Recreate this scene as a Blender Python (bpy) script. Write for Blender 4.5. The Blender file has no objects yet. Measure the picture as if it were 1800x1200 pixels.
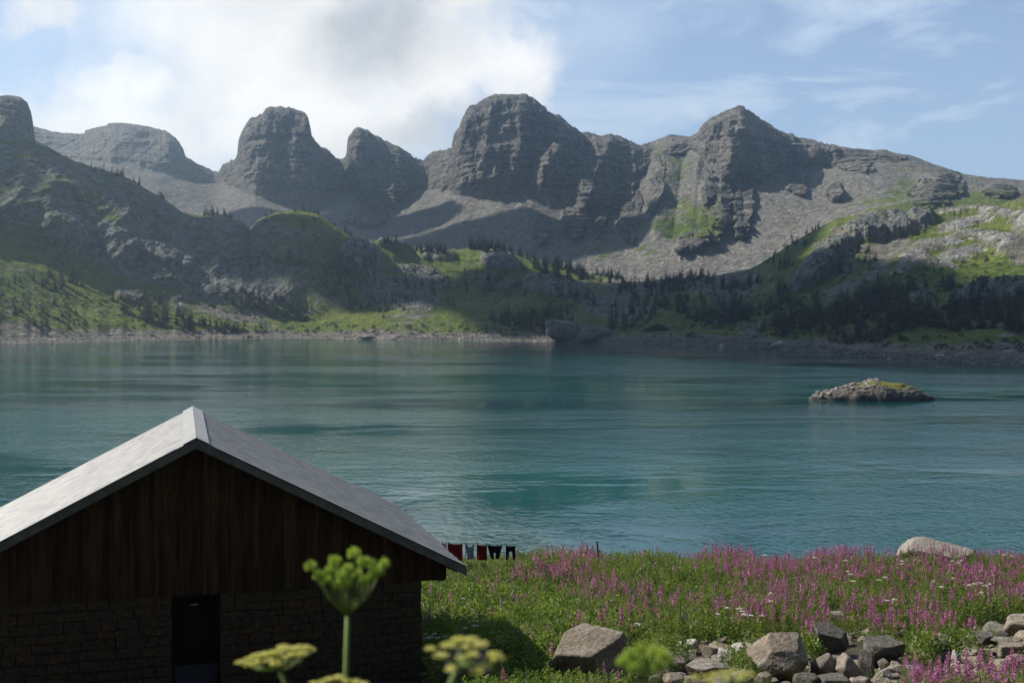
import bpy, bmesh, math, random
import numpy as np
from mathutils import Vector, Matrix
random.seed(7); RNG = np.random.default_rng(7)
R = math.radians
scene = bpy.context.scene
COL = scene.collection

# ------------------------------------------------------------------ camera, sky, sun, exposure
F = 2100.0; HZ = 550.0; EYE = 20.0          # focal length and horizon row in photo pixels, eye height above the lake
cam_d = bpy.data.cameras.new('camera'); cam = bpy.data.objects.new('camera', cam_d); COL.objects.link(cam)
cam.location = (0, 0, EYE); cam.rotation_euler = (R(90), 0, 0)
cam_d.lens = 42.0; cam_d.sensor_width = 36.0; cam_d.shift_y = -50/1800
cam_d.clip_start = 0.05; cam_d.clip_end = 30000
cam_d.dof.use_dof = True; cam_d.dof.focus_distance = 60; cam_d.dof.aperture_fstop = 7.0
scene.camera = cam
SUN_AZ, SUN_EL = R(-69), R(42)              # azimuth from +Y (negative is left), elevation
SUN = Vector((math.sin(SUN_AZ)*math.cos(SUN_EL), math.cos(SUN_AZ)*math.cos(SUN_EL), math.sin(SUN_EL)))
sd = bpy.data.lights.new('sun', 'SUN'); sd.energy = 4.6; sd.angle = R(0.5); sd.color = (1, .93, .83)
so = bpy.data.objects.new('sun', sd); COL.objects.link(so)
so.rotation_euler = SUN.to_track_quat('Z', 'Y').to_euler()
scene.view_settings.view_transform = 'Standard'; scene.view_settings.look = 'None'
scene.view_settings.exposure = 0.66; scene.view_settings.gamma = 1
cy = scene.cycles
scene.render.engine = 'CYCLES'
cy.max_bounces = 6; cy.diffuse_bounces = 2; cy.glossy_bounces = 2; cy.transmission_bounces = 3
cy.transparent_max_bounces = 4; cy.volume_bounces = 0; cy.caustics_reflective = False; cy.caustics_refractive = False
cy.use_denoising = True; cy.denoiser = 'OPENIMAGEDENOISE'
cy.sample_clamp_indirect = 4

class NT:
    """tiny helper to write node trees"""
    def __init__(s, tree): s.t = tree; s.t.nodes.clear()
    def n(s, typ, ins=None, **kw):
        nd = s.t.nodes.new(typ)
        for k, v in kw.items(): setattr(nd, k, v)
        for k, v in (ins or {}).items():
            if isinstance(v, bpy.types.NodeSocket): s.t.links.new(v, nd.inputs[k])
            else: nd.inputs[k].default_value = v
        return nd
    def link(s, a, b): s.t.links.new(a, b)
    def math(s, op, a, b=0.0, clamp=False):
        return s.n('ShaderNodeMath', {0: a, 1: b}, operation=op, use_clamp=clamp).outputs[0]
    def vmath(s, op, a, b=(0, 0, 0)):
        nd = s.n('ShaderNodeVectorMath', {0: a, 1: b}, operation=op)
        return nd.outputs['Value'] if op in ('DOT_PRODUCT', 'LENGTH', 'DISTANCE') else nd.outputs[0]
    def mix(s, f, a, b, mode='MIX'):
        nd = s.n('ShaderNodeMix', data_type='RGBA', blend_type=mode)
        for i, v in ((0, f), (6, a), (7, b)):
            if isinstance(v, bpy.types.NodeSocket): s.t.links.new(v, nd.inputs[i])
            elif i == 0: nd.inputs[0].default_value = v
            else: nd.inputs[i].default_value = (*v, 1)
        return nd.outputs[2]
    def noise(s, vec, scale, detail=4, rough=.55, dist=0.0):
        return s.n('ShaderNodeTexNoise', {'Vector': vec, 'Scale': scale, 'Detail': detail, 'Roughness': rough, 'Distortion': dist}).outputs['Fac']
    def ramp(s, fac, a, b, lo=0.0, hi=1.0):
        return s.n('ShaderNodeMapRange', {'Value': fac, 'From Min': a, 'From Max': b, 'To Min': lo, 'To Max': hi}, interpolation_type='SMOOTHSTEP').outputs[0]
    def scale(s, vec, sc, rot=(0, 0, 0)):
        return s.n('ShaderNodeMapping', {'Vector': vec, 'Scale': sc, 'Rotation': rot}).outputs[0]

def material(name):
    m = bpy.data.materials.new(name); m.use_nodes = True
    return m, NT(m.node_tree)
def finish(t, col, rough=.85, bump=None, dist=.1, strength=1.0, spec=.3, metal=0.0, transl=0.0, tcol=None):
    p = t.n('ShaderNodeBsdfPrincipled', {'Roughness': rough, 'Specular IOR Level': spec, 'Metallic': metal})
    if isinstance(col, bpy.types.NodeSocket): t.link(col, p.inputs['Base Color'])
    else: p.inputs['Base Color'].default_value = (*col, 1)
    if bump is not None:
        b = t.n('ShaderNodeBump', {'Height': bump, 'Distance': dist, 'Strength': strength})
        t.link(b.outputs[0], p.inputs['Normal'])
    sh = p.outputs[0]
    if transl > 0:
        tr = t.n('ShaderNodeBsdfTranslucent')
        c = tcol if tcol is not None else col
        if isinstance(c, bpy.types.NodeSocket): t.link(c, tr.inputs[0])
        else: tr.inputs[0].default_value = (*c, 1)
        sh = t.n('ShaderNodeMixShader', {0: transl, 1: sh, 2: tr.outputs[0]}).outputs[0]
    t.link(sh, t.n('ShaderNodeOutputMaterial').inputs['Surface'])
    return p

# world: Nishita sky with procedural clouds laid out by direction
world = bpy.data.worlds.new('World'); scene.world = world; world.use_nodes = True
w = NT(world.node_tree)
sky = w.n('ShaderNodeTexSky', sky_type='NISHITA', sun_disc=False)
sky.sun_elevation = SUN_EL; sky.sun_rotation = SUN_AZ; sky.altitude = 2200; sky.air_density = 1.0; sky.dust_density = .5; sky.ozone_density = 1.6
g = w.n('ShaderNodeTexCoord').outputs['Generated']
sx, sy, sz = w.n('ShaderNodeSeparateXYZ', {0: g}).outputs
yy = w.math('MAXIMUM', sy, 0.05)
u = w.math('DIVIDE', sx, yy); v = w.math('DIVIDE', sz, yy)      # tangent coordinates of the forward half of the sky
uv = w.n('ShaderNodeCombineXYZ', {0: u, 1: v}).outputs[0]
def px(x): return (x-900)/F
def py(y): return (HZ-y)/F
wp = w.n('ShaderNodeTexNoise', {'Vector': g, 'Scale': 7.0, 'Detail': 6.0, 'Roughness': .6})
warp = w.vmath('SUBTRACT', wp.outputs['Color'], (.5, .5, .5))
uvw = w.vmath('ADD', uv, w.vmath('MULTIPLY', warp, (.16, .16, 0)))
def blob(cx, cy_, rx, ry, amp=1.0, soft=(1.45, .2)):
    d = w.vmath('MULTIPLY', w.vmath('SUBTRACT', uvw, (px(cx), py(cy_), 0)), (F/rx, F/ry, 0))
    return w.ramp(w.vmath('LENGTH', d), soft[0], soft[1], 0, amp)
def vmax(*a):
    r = a[0]
    for q in a[1:]: r = w.math('MAXIMUM', r, q)
    return r
fine = w.noise(g, 16.0, 8, .62)
billow = w.noise(w.vmath('ADD', g, w.vmath('MULTIPLY', warp, (.1, .1, .1))), 9.0, 7, .6)
cum = vmax(blob(480, 60, 360, 330), blob(230, 215, 300, 130), blob(720, 120, 230, 190), blob(880, 130, 120, 100, .9), blob(560, 230, 330, 110), blob(800, 20, 90, 70))
cum = w.ramp(w.math('ADD', cum, w.math('MULTIPLY', w.math('SUBTRACT', fine, .5), .9)), .10, 1.05)
small = vmax(blob(1190, 208, 50, 22, .6), blob(5, 160, 30, 18, 1.0), blob(75, 20, 90, 60, .75), blob(960, 160, 60, 40, .8))
small = w.ramp(w.math('ADD', small, w.math('MULTIPLY', w.math('SUBTRACT', fine, .5), 1.6)), .35, 1.0)
cir = w.noise(w.scale(g, (2.4, 2.4, 9.0), (0, R(8), 0)), 2.2, 9, .62, .6)
cirm = w.ramp(cir, .36, .66, 0.0, .75)
veil = w.math('MAXIMUM', w.ramp(v, .5, .02, .12, .36), cirm)
veil = w.math('MAXIMUM', veil, w.ramp(u, .02, -.36, 0, .55))
dark = vmax(blob(690, 60, 210, 120, 1.0, (1.2, .1)), blob(470, 0, 130, 60, .5), blob(740, 240, 150, 60, .7))
dark = w.math('MULTIPLY', dark, w.ramp(billow, .25, .7, .45, 1.0))
ccol = w.mix(dark, (13.2, 13.0, 12.6), (6.0, 6.4, 6.8))
ccol = w.mix(w.ramp(billow, .35, .6, .38, 0), ccol, (8.8, 9.1, 9.3))
cirrus = (8.0, 9.3, 10.9)
veil = w.math('MAXIMUM', veil, blob(1020, 80, 300, 190, .6, (1.3, .0)))
blue = w.vmath('MULTIPLY', sky.outputs[0], (1.25, 1.36, 1.46))
skyc = w.mix(veil, blue, cirrus)
skyc = w.mix(small, skyc, (9.6, 9.8, 10))
skyc = w.mix(cum, skyc, ccol)
# half the sky behind the camera keeps its own broken cloud
bk = w.ramp(w.noise(g, 2.3, 7, .6), .52, .7, 0, .5)
back = w.mix(bk, sky.outputs[0], (7.0, 7.1, 7.3))
skyc = w.mix(w.ramp(sy, .12, .3), back, skyc)
bg = w.n('ShaderNodeBackground', {'Color': skyc, 'Strength': .06})
w.link(bg.outputs[0], w.n('ShaderNodeOutputWorld').inputs[0])

# ------------------------------------------------------------------ numeric helpers
def WX(x, Y): return (x-900)/F*Y
def WZ(y, Y): return EYE+(HZ-y)/F*Y
_perm = np.random.default_rng(3).permutation(256).astype(np.int32)
_perm = np.concatenate([_perm, _perm, _perm])
_grad = np.random.default_rng(5).normal(size=(256, 3)).astype(np.float32); _grad /= np.linalg.norm(_grad, axis=1)[:, None]
def perlin(x, y, z):
    x, y, z = np.broadcast_arrays(np.asarray(x, np.float32), np.asarray(y, np.float32), np.asarray(z, np.float32))
    xi, yi, zi = np.floor(x).astype(np.int32), np.floor(y).astype(np.int32), np.floor(z).astype(np.int32)
    fx, fy, fz = x-xi, y-yi, z-zi
    xi &= 255; yi &= 255; zi &= 255
    s = lambda t: t*t*t*(t*(t*6-15)+10)
    uu, vv, ww = s(fx), s(fy), s(fz)
    def c(dx, dy, dz):
        h = _perm[_perm[_perm[xi+dx]+yi+dy]+zi+dz]
        gr = _grad[h]
        return gr[..., 0]*(fx-dx)+gr[..., 1]*(fy-dy)+gr[..., 2]*(fz-dz)
    l = lambda a, b, t: a+(b-a)*t
    return l(l(l(c(0, 0, 0), c(1, 0, 0), uu), l(c(0, 1, 0), c(1, 1, 0), uu), vv),
             l(l(c(0, 0, 1), c(1, 0, 1), uu), l(c(0, 1, 1), c(1, 1, 1), uu), vv), ww)*1.4
def fbm(x, y, z, o=4, g=.5, ridged=False):
    r = 0; a = 1; tot = 0
    for i in range(o):
        n = perlin(x*2**i+i*17.3, y*2**i+i*5.1, z*2**i+i*9.7)
        if ridged: n = 1-2*np.abs(n)
        r = r+a*n; tot += a; a *= g
    return r/tot
def sstep(a, b, x):
    t = np.clip((x-a)/(b-a), 0, 1); return t*t*(3-2*t)
def make_mesh(name, verts, faces, mat=None, smooth=False, attrs=None, mat_idx=None):
    """verts (n,3), faces (m,k) all the same size, or list of arrays of different sizes"""
    me = bpy.data.meshes.new(name)
    if not isinstance(faces, list): faces = [faces]
    faces = [np.asarray(f, np.int32) for f in faces if len(f)]
    verts = np.asarray(verts, np.float32)
    me.vertices.add(len(verts)); me.vertices.foreach_set('co', verts.ravel())
    nl = sum(f.size for f in faces); nf = sum(len(f) for f in faces)
    me.loops.add(nl); me.loops.foreach_set('vertex_index', np.concatenate([f.ravel() for f in faces]))
    me.polygons.add(nf)
    st = []; o = 0
    for f in faces:
        st.append(o+np.arange(len(f), dtype=np.int32)*f.shape[1]); o += f.size
    me.polygons.foreach_set('loop_start', np.concatenate(st))
    if mat_idx is not None: me.polygons.foreach_set('material_index', np.asarray(mat_idx, np.int32))
    me.polygons.foreach_set('use_smooth', np.full(nf, smooth))
    me.update(calc_edges=True)
    if attrs:
        for k, a in attrs.items():
            at = me.attributes.new(k, 'FLOAT_COLOR', 'POINT'); at.data.foreach_set('color', np.asarray(a, np.float32).ravel())
    if mat:
        for m in (mat if isinstance(mat, (list, tuple)) else [mat]): me.materials.append(m)
    return me
def link(name, me, parent=None, loc=None):
    o = bpy.data.objects.new(name, me); COL.objects.link(o)
    if parent: o.parent = parent
    if loc is not None: o.location = loc
    return o
def tag(o, label=None, cat=None, group=None, kind=None):
    if label: o['label'] = label
    if cat: o['category'] = cat
    if group: o['group'] = group
    if kind: o['kind'] = kind
    return o
def empty(name, loc=(0, 0, 0), rz=0):
    o = bpy.data.objects.new(name, None); COL.objects.link(o); o.location = loc; o.rotation_euler = (0, 0, rz); o.empty_display_size = .2
    return o
def gridfaces(nr, nc):
    i = np.arange(nr-1)[:, None]*nc+np.arange(nc-1)[None, :]
    return np.stack([i, i+1, i+nc+1, i+nc], -1).reshape(-1, 4)
class MB:
    """collects simple shapes into one mesh"""
    def __init__(s): s.v = []; s.f = []
    def add(s, vs, fs):
        o = len(s.v); s.v += [tuple(p) for p in vs]; s.f += [tuple(i+o for i in q) for q in fs]; return s
    def box(s, c, d, M=None):
        x, y, z = (q/2 for q in d)
        vs = [Vector((c[0]+a*x, c[1]+b*y, c[2]+e*z)) for a in (-1, 1) for b in (-1, 1) for e in (-1, 1)]
        if M: vs = [M @ p for p in vs]
        return s.add(vs, [(0, 1, 3, 2), (4, 6, 7, 5), (0, 4, 5, 1), (2, 3, 7, 6), (0, 2, 6, 4), (1, 5, 7, 3)])
    def tube(s, pts, rad, n=8, cap=True):
        pts = [Vector(p) for p in pts]; rad = rad if hasattr(rad, '__len__') else [rad]*len(pts)
        o = []; 
        for i, p in enumerate(pts):
            d = (pts[min(i+1, len(pts)-1)]-pts[max(i-1, 0)]).normalized()
            a = d.orthogonal().normalized() if i == 0 else (prev-d*prev.dot(d)).normalized()
            prev = a; b = d.cross(a)
            for k in range(n):
                t = 2*math.pi*k/n; o.append(p+(a*math.cos(t)+b*math.sin(t))*rad[i])
        fs = [(i*n+k, i*n+(k+1) % n, (i+1)*n+(k+1) % n, (i+1)*n+k) for i in range(len(pts)-1) for k in range(n)]
        if cap: fs += [tuple(range(n))[::-1], tuple((len(pts)-1)*n+k for k in range(n))]
        return s.add(o, fs)
    def ball(s, c, r, seg=8, rings=6, sq=(1, 1, 1), jit=0):
        vs = []; 
        for i in range(rings+1):
            th = math.pi*i/rings
            for k in range(seg):
                ph = 2*math.pi*k/seg; q = 1+random.uniform(-jit, jit)
                vs.append((c[0]+r*sq[0]*q*math.sin(th)*math.cos(ph), c[1]+r*sq[1]*q*math.sin(th)*math.sin(ph), c[2]+r*sq[2]*q*math.cos(th)))
        fs = [(i*seg+k, (i+1)*seg+k, (i+1)*seg+(k+1) % seg, i*seg+(k+1) % seg) for i in range(rings) for k in range(seg)]
        return s.add(vs, fs)
    def mesh(s, name, mat, smooth=False):
        me = bpy.data.meshes.new(name); me.from_pydata([tuple(p) for p in s.v], [], s.f); me.update()
        if mat: me.materials.append(mat)
        if smooth: me.polygons.foreach_set('use_smooth', [True]*len(me.polygons))
        return me
    def build(s, name, mat, parent=None, smooth=False, loc=None, bevel=0):
        o = link(name, s.mesh(name, mat, smooth), parent, loc)
        if bevel:
            b = o.modifiers.new('bevel', 'BEVEL'); b.width = bevel; b.segments = 2
        return o
def ctrl(pts, xs, k=1):
    a = np.array(pts, float); return [np.interp(xs, a[:, 0], a[:, i]) for i in range(1, a.shape[1])]

# ------------------------------------------------------------------ terrain material
def terrain_mat(name, cliff_a, cliff_b, scree_a, scree_b, strata=True, fs=1.0):
    m, t = material(name)
    pos = t.n('ShaderNodeNewGeometry').outputs['Position']
    at = t.n('ShaderNodeSeparateColor', {0: t.n('ShaderNodeAttribute', attribute_name='mask').outputs['Color']}).outputs
    n1 = t.noise(pos, .012, 6, .6); n2 = t.noise(pos, .09*fs, 6, .65); n3 = t.noise(pos, .5*fs, 5, .7)
    cl = t.mix(t.ramp(n2, .3, .7), cliff_a, cliff_b)
    if strata:
        band = t.noise(t.scale(pos, (.004, .004, .17), (R(3), R(-4), 0)), 1.0, 7, .68, .25)
        cl = t.mix(t.ramp(band, .40, .58, .85, 0), cl, tuple(c*.5 for c in cliff_a))
        warm = t.noise(t.scale(pos, (.02, .02, .05)), 1.0, 4, .6)
        cl = t.mix(t.ramp(warm, .45, .7, 0, .55), cl, (.27, .21, .155))
    streak = t.noise(t.scale(pos, (.16*fs, .16*fs, .02*fs)), 1.0, 5, .6)
    cl = t.mix(t.ramp(streak, .5, .66, 0, .7), cl, tuple(c*.35 for c in cliff_a))
    cr = t.math('ABSOLUTE', t.math('SUBTRACT', t.noise(t.scale(pos, (1, 1, .45)), .055*fs, 5, .6, .6), .5))
    crk = t.ramp(cr, .0, .022, 1, 0); cl = t.mix(t.math('MULTIPLY', crk, .75), cl, tuple(c*.25 for c in cliff_a))
    blk = t.n('ShaderNodeTexVoronoi', {'Vector': t.scale(pos, (1, 1, 1.8)), 'Scale': .16*fs, 'Randomness': 1.0})
    bv = t.n('ShaderNodeSeparateColor', {0: blk.outputs['Color']}).outputs[0]
    cl = t.mix(t.ramp(bv, .3, .9, 0, .4), cl, tuple(c*1.5 for c in cliff_b))
    vor = t.n('ShaderNodeTexVoronoi', {'Vector': pos, 'Scale': .22*fs, 'Randomness': 1.0})
    vor2 = t.n('ShaderNodeTexVoronoi', {'Vector': pos, 'Scale': .085*fs, 'Randomness': 1.0})
    sc = t.mix(t.ramp(n2, .3, .7), scree_a, scree_b)
    sc = t.mix(t.ramp(t.n('ShaderNodeSeparateColor', {0: vor.outputs['Color']}).outputs[0], .1, .9, 0, .55), sc, tuple(c*1.55 for c in scree_b), 'MIX')
    sc = t.mix(t.ramp(n3, .35, .6, .5, 0), sc, tuple(c*.45 for c in scree_a))
    bl = t.math('MULTIPLY', t.ramp(vor2.outputs['Distance'], .30, .16), t.ramp(t.n('ShaderNodeSeparateColor', {0: vor2.outputs['Color']}).outputs[1], .62, .7))
    sc = t.mix(t.math('MULTIPLY', bl, .8), sc, (.38, .36, .33))
    gr = t.mix(t.ramp(n2, .35, .65), (.045, .078, .012), (.12, .155, .026))
    gr = t.mix(t.ramp(n1, .4, .62, 0, .6), gr, (.165, .185, .036))
    gr = t.mix(t.ramp(n3, .45, .68, 0, .65), gr, (.03, .045, .012))
    pale = t.mix(t.ramp(n2, .35, .6), (.46, .44, .40), (.20, .195, .185))
    pale = t.mix(t.ramp(n3, .42, .58, .75, 0), pale, (.13, .13, .12))
    jit = t.math('MULTIPLY', t.math('SUBTRACT', t.noise(pos, .06*fs, 7, .68), .5), 1.6)
    jit2 = t.math('MULTIPLY', t.math('SUBTRACT', t.noise(t.scale(pos, (1, 1, 3)), .035*fs, 7, .7), .5), 2.2)
    col = t.mix(t.ramp(t.math('ADD', at[1], jit), .4, .6), sc, cl)
    col = t.mix(t.ramp(t.math('ADD', at[0], jit2), .42, .62), col, gr)
    col = t.mix(t.ramp(t.math('ADD', at[2], t.math('MULTIPLY', jit2, 1.5)), .45, .6), col, pale)
    h = t.math('ADD', t.math('MULTIPLY', n2, 4.0 if strata else 2.2), t.math('ADD', t.math('MULTIPLY', n3, 1.0), t.math('SUBTRACT', t.math('MULTIPLY', vor.outputs['Distance'], .9), t.math('MULTIPLY', crk, 1.2))))
    if strata: h = t.math('ADD', h, t.math('MULTIPLY', t.math('MULTIPLY', band, at[1]), 9.0))
    h = t.math('ADD', h, t.math('MULTIPLY', t.math('MULTIPLY', streak, t.math('ADD', at[1], at[2])), 4.0))
    finish(t, col, .95, h, 1.4/fs, 1.0, spec=.1)
    return m
M_far = terrain_mat('far_rock', (.08, .078, .068), (.23, .22, .19), (.115, .11, .096), (.195, .185, .16))
M_val = terrain_mat('valley_ground', (.075, .08, .072), (.185, .19, .172), (.10, .095, .076), (.17, .16, .13), strata=False, fs=1.3)

# ------------------------------------------------------------------ far mountains
def sheet(pxs, rows, nsub, smooth_rows=0):
    """rows: list of (Y array, z array); returns Y,z grids with nsub[i] steps between rows"""
    Ys = []; Zs = []
    for i in range(len(rows)-1):
        k = nsub[i]
        for j in range(k):
            a = j/k
            Ys.append(rows[i][0]*(1-a)+rows[i+1][0]*a); Zs.append(rows[i][1]*(1-a)+rows[i+1][1]*a)
    Ys.append(rows[-1][0]); Zs.append(rows[-1][1])
    return np.array(Ys), np.array(Zs)
def ell(PX, PY, cx, cy_, rx, ry, rot=0, s=.5):
    c, d = math.cos(R(rot)), math.sin(R(rot))
    a = ((PX-cx)*c+(PY-cy_)*d)/rx; b = (-(PX-cx)*d+(PY-cy_)*c)/ry
    q = np.sqrt(a*a+b*b); return 1-sstep(1-s, 1+s, q)

CREST = [(-900,330),(-500,300),(-100,250),(30,215),(60,222),(90,231),(148,236),(150,230),(188,222),(190,218),(215,217),(260,222),(290,231),(310,245),(322,262),(326,275),(345,286),(375,300),(385,300),(392,288),(414,280),(417,268),(419,245),(428,225),(438,210),(460,206),(468,192),(490,190),(515,190),(535,199),(543,210),(545,238),(555,250),(575,262),(590,276),(597,280),(608,277),(611,245),(625,226),(633,224),(655,235),(700,258),(735,280),(742,282),(755,270),(765,265),(785,262),(793,262),(797,240),(808,222),(818,200),(824,190),(850,178),(870,168),(900,167),(925,168),(945,178),(958,188),(962,195),(985,203),(995,212),(998,220),(1020,232),(1035,232),(1060,242),(1068,240),(1072,237),(1090,241),(1115,252),(1125,256),(1150,248),(1170,242),(1175,238),(1215,240),(1228,235),(1235,222),(1250,207),(1270,200),(1290,196),(1298,188),(1305,188),(1312,197),(1330,205),(1345,214),(1375,232),(1393,236),(1400,240),(1425,245),(1440,250),(1470,255),(1495,262),(1530,264),(1555,262),(1575,270),(1600,272),(1640,288),(1670,300),(1720,310),(1770,315),(1800,316),(2000,330),(2600,380)]
YCREST = [(-900,2500),(60,2650),(330,2600),(380,2700),(410,2500),(422,2360),(545,2330),(597,2480),(604,2500),(615,2380),(735,2460),(745,2500),(790,2300),(800,2160),(960,2080),(1125,2220),(1225,2100),(1240,2010),(1300,1950),(1400,2060),(1550,1960),(1800,1800),(2600,1600)]
BASE = [(-900,400,2300),(60,280,2420),(150,285,2400),(250,292,2370),(330,318,2420),(380,325,2520),(412,325,2330),(440,345,2210),(520,362,2190),(590,350,2300),(605,330,2350),(650,375,2220),(700,365,2240),(745,330,2350),(790,340,2130),(850,352,2030),(900,342,2010),(925,322,2040),(950,350,1960),(1000,378,1930),(1060,370,1930),(1110,350,2000),(1135,290,2100),(1170,268,2080),(1218,262,2060),(1238,285,1960),(1265,330,1880),(1300,325,1850),(1330,305,1890),(1400,295,1980),(1440,290,1960),(1500,290,1900),(1560,292,1830),(1640,315,1700),(1700,325,1640),(1800,332,1600),(2600,400,1400)]
FOOT = [(-900,500,1600),(0,420,1750),(400,430,1760),(600,455,1740),(800,480,1700),(1000,500,1600),(1200,510,1450),(1350,495,1400),(1450,430,1400),(1600,392,1330),(1800,380,1200),(2600,420,1100)]
pxs = np.arange(-900, 2600.1, 1.9)
pxs = pxs[(pxs > -260) & (pxs < 2060) | (np.arange(len(pxs)) % 4 == 0)]
nc = len(pxs)
cp = ctrl(CREST, pxs)[0]+0; yc = ctrl(YCREST, pxs)[0]
jag = fbm(pxs*.07, 0*pxs, 0*pxs+3, 3, .6)*3.5+fbm(pxs*.22, 0*pxs, 0*pxs+8, 3, .7)*3.0
cliffy = np.clip(ctrl([(-900,.4),(330,.5),(400,1),(740,1),(1125,1),(1150,.5),(1225,.8),(1420,1),(1560,.5),(1800,.4),(2600,.4)], pxs)[0], 0, 1)
st_ = fbm(pxs*.045, 0*pxs, 0*pxs+21, 2)*6; jag = jag*1.35+(np.floor(st_)-st_)*1.6+(np.floor(st_*2.3+.4)-st_*2.3)*1.2+1.5
cp = cp+jag*cliffy
cp = np.where((pxs > 1293) & (pxs < 1309), np.minimum(cp, 190), cp)
yb_p, yb = ctrl(BASE, pxs); yf_p, yf = ctrl(FOOT, pxs)
yb_p = yb_p+fbm(pxs*.012, 0*pxs, 0*pxs+9, 2)*9
def screeY(p, Y): return Y, WZ(p, Y)
def gsm(a, sig):
    xx = np.arange(-60, 61)*1.9; k_ = np.exp(-(xx/sig)**2/2); k_ /= k_.sum(); return np.convolve(np.pad(a, 60, mode='edge'), k_, 'valid')
yc, yb, yb_p, yf, yf_p = gsm(yc, 7), gsm(yb, 12), gsm(yb_p, 10), gsm(yf, 30), gsm(yf_p, 30)
sh_y = yc*.62+yb*.38; sh_p = cp*.45+yb_p*.55
rows = [(yc+700, WZ(cp, yc)*.2), (yc+120, WZ(cp, yc)-50), (yc+25, WZ(cp, yc)-3), (yc, WZ(cp, yc)), (yc-18, WZ(cp+6, yc-18)), screeY(yb_p, yb), screeY(yf_p, yf), (yf-260, WZ(yf_p, yf)-45)]
Yg, Zg = sheet(pxs, rows, [3, 6, 4, 6, 110, 120, 10])
nr = Yg.shape[0]
PXg = np.broadcast_to(pxs, Yg.shape); Xg = WX(PXg, Yg)
PYg = HZ-(Zg-EYE)*F/Yg
rr = np.arange(nr)[:, None]+0*PXg
crest_row = 13; base_row = 13+6+110
tc = np.clip((rr-crest_row)/(base_row-crest_row), 0, 1)
tq = (rr-crest_row)/(base_row-crest_row)+.30*fbm(PXg*.035, PYg*.012, 0*PXg+4, 5, .6)
cl_mask = np.clip(1-sstep(.80, 1.02, tq), 0, 1)*np.clip(cliffy, .35, 1)
for e in [(1640,338,48,24,-15),(1755,335,26,12,0),(1270,350,16,60,8),(1305,350,20,55,4),(1335,290,30,26,0),(1245,330,12,26,10),(1150,330,12,50,14),(1105,370,20,50,6),(1010,385,20,30,0),(1060,350,14,50,10),(950,400,14,26,0),(640,380,40,16,0),(400,310,24,14,0),(1190,262,26,8,-10),(1500,290,34,12,10),(1440,270,40,14,8),(1560,278,30,8,0),(1400,320,16,24,0),(1465,335,14,14,0),(1215,420,30,16,-20)]:
    nn = ell(PXg, PYg, *e, .6)+1.1*fbm(PXg*.06, PYg*.05, 0*PXg+14, 4, .6)*(ell(PXg, PYg, *e, .9) > .05)
    cl_mask = np.maximum(cl_mask, sstep(.35, .6, nn))
front = sstep(crest_row-2, crest_row+14, rr)
# big forms: prows and gullies given for the real buttresses, then noise
dY = np.zeros_like(Yg)
def prow(pts, wid, amp):
    global dY
    a = np.array(pts, float); o = a[:, 1].argsort(); c = np.interp(PYg, a[o, 1], a[o, 0]); 
    win = sstep(a[:, 1].min()-14, a[:, 1].min()+18, PYg)*(1-sstep(a[:, 1].max()-40, a[:, 1].max()+25, PYg))
    dd = (PXg-c)/wid
    dY -= amp*win*np.clip(1-np.abs(dd), 0, 1)**.8
prow([(1300,190),(1290,240),(1265,330),(1262,415)], 38, 60); prow([(1240,215),(1225,300),(1215,400)], 28, 35)
prow([(1310,210),(1330,260),(1335,320)], 22, 30)
prow([(1345,218),(1360,260),(1375,300)], 14, 26); prow([(1375,235),(1395,270),(1405,300)], 14, 22); prow([(1255,208),(1250,250)], 12, 22); prow([(1280,200),(1278,250),(1282,300)], 10, 18); prow([(860,175),(850,250),(830,330)], 16, 20); prow([(920,170),(915,240),(900,300)], 14, 18); prow([(1180,240),(1160,340),(1150,420)], 30, 40); prow([(1072,240),(1040,310),(1020,385)], 36, 60); prow([(1000,220),(960,290),(935,340)], 30, 40)
prow([(890,170),(880,260),(850,350)], 70, 45); prow([(825,190),(805,270),(810,345)], 24, 30); prow([(1115,255),(1110,330),(1095,390)], 26, 45)
prow([(480,190),(450,260),(450,350)], 40, 50); prow([(530,200),(530,280),(540,360)], 30, 40); prow([(630,226),(620,300),(650,370)], 26, 40); prow([(700,258),(690,320),(690,370)], 26, 35)
prow([(200,220),(195,290)], 60, 40); prow([(290,232),(300,300)], 30, 40)
prow([(1650,300),(1635,340),(1625,362)], 40, 70); prow([(1500,262),(1495,330)], 40, 30); prow([(1765,318),(1755,345)], 22, 40); prow([(1420,248),(1430,300)], 30, 26)
sx_, sy_, sz_ = Xg, Yg, Zg
gul = fbm(sx_*.011+3, sy_*.004, sz_*.0035, 5, .55, ridged=True)
dY -= cl_mask*front*(gul*34)
gul2 = fbm(sx_*.05, sy_*.01, sz_*.008+4, 4, .6, ridged=True)
dY -= cl_mask*front*gul2*15
# strata ledges
zz = Zg+fbm(sx_*.006, sy_*.006, sz_*.004, 2)*14+sx_*.03
led = fbm(sx_*.003, sy_*.002, zz/17.0, 4, .62); led = np.sign(led)*np.abs(led)**.75
led2 = fbm(sx_*.02+5, sy_*.006, zz/6.0, 3, .6)
dY += cl_mask*front*(led*19+led2*5)
dY -= cl_mask*front*(fbm(sx_*.09, sy_*.09, sz_*.06, 4, .65)*9+fbm(sx_*.03, sy_*.02, sz_*.03+8, 3, .6)*14)
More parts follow.
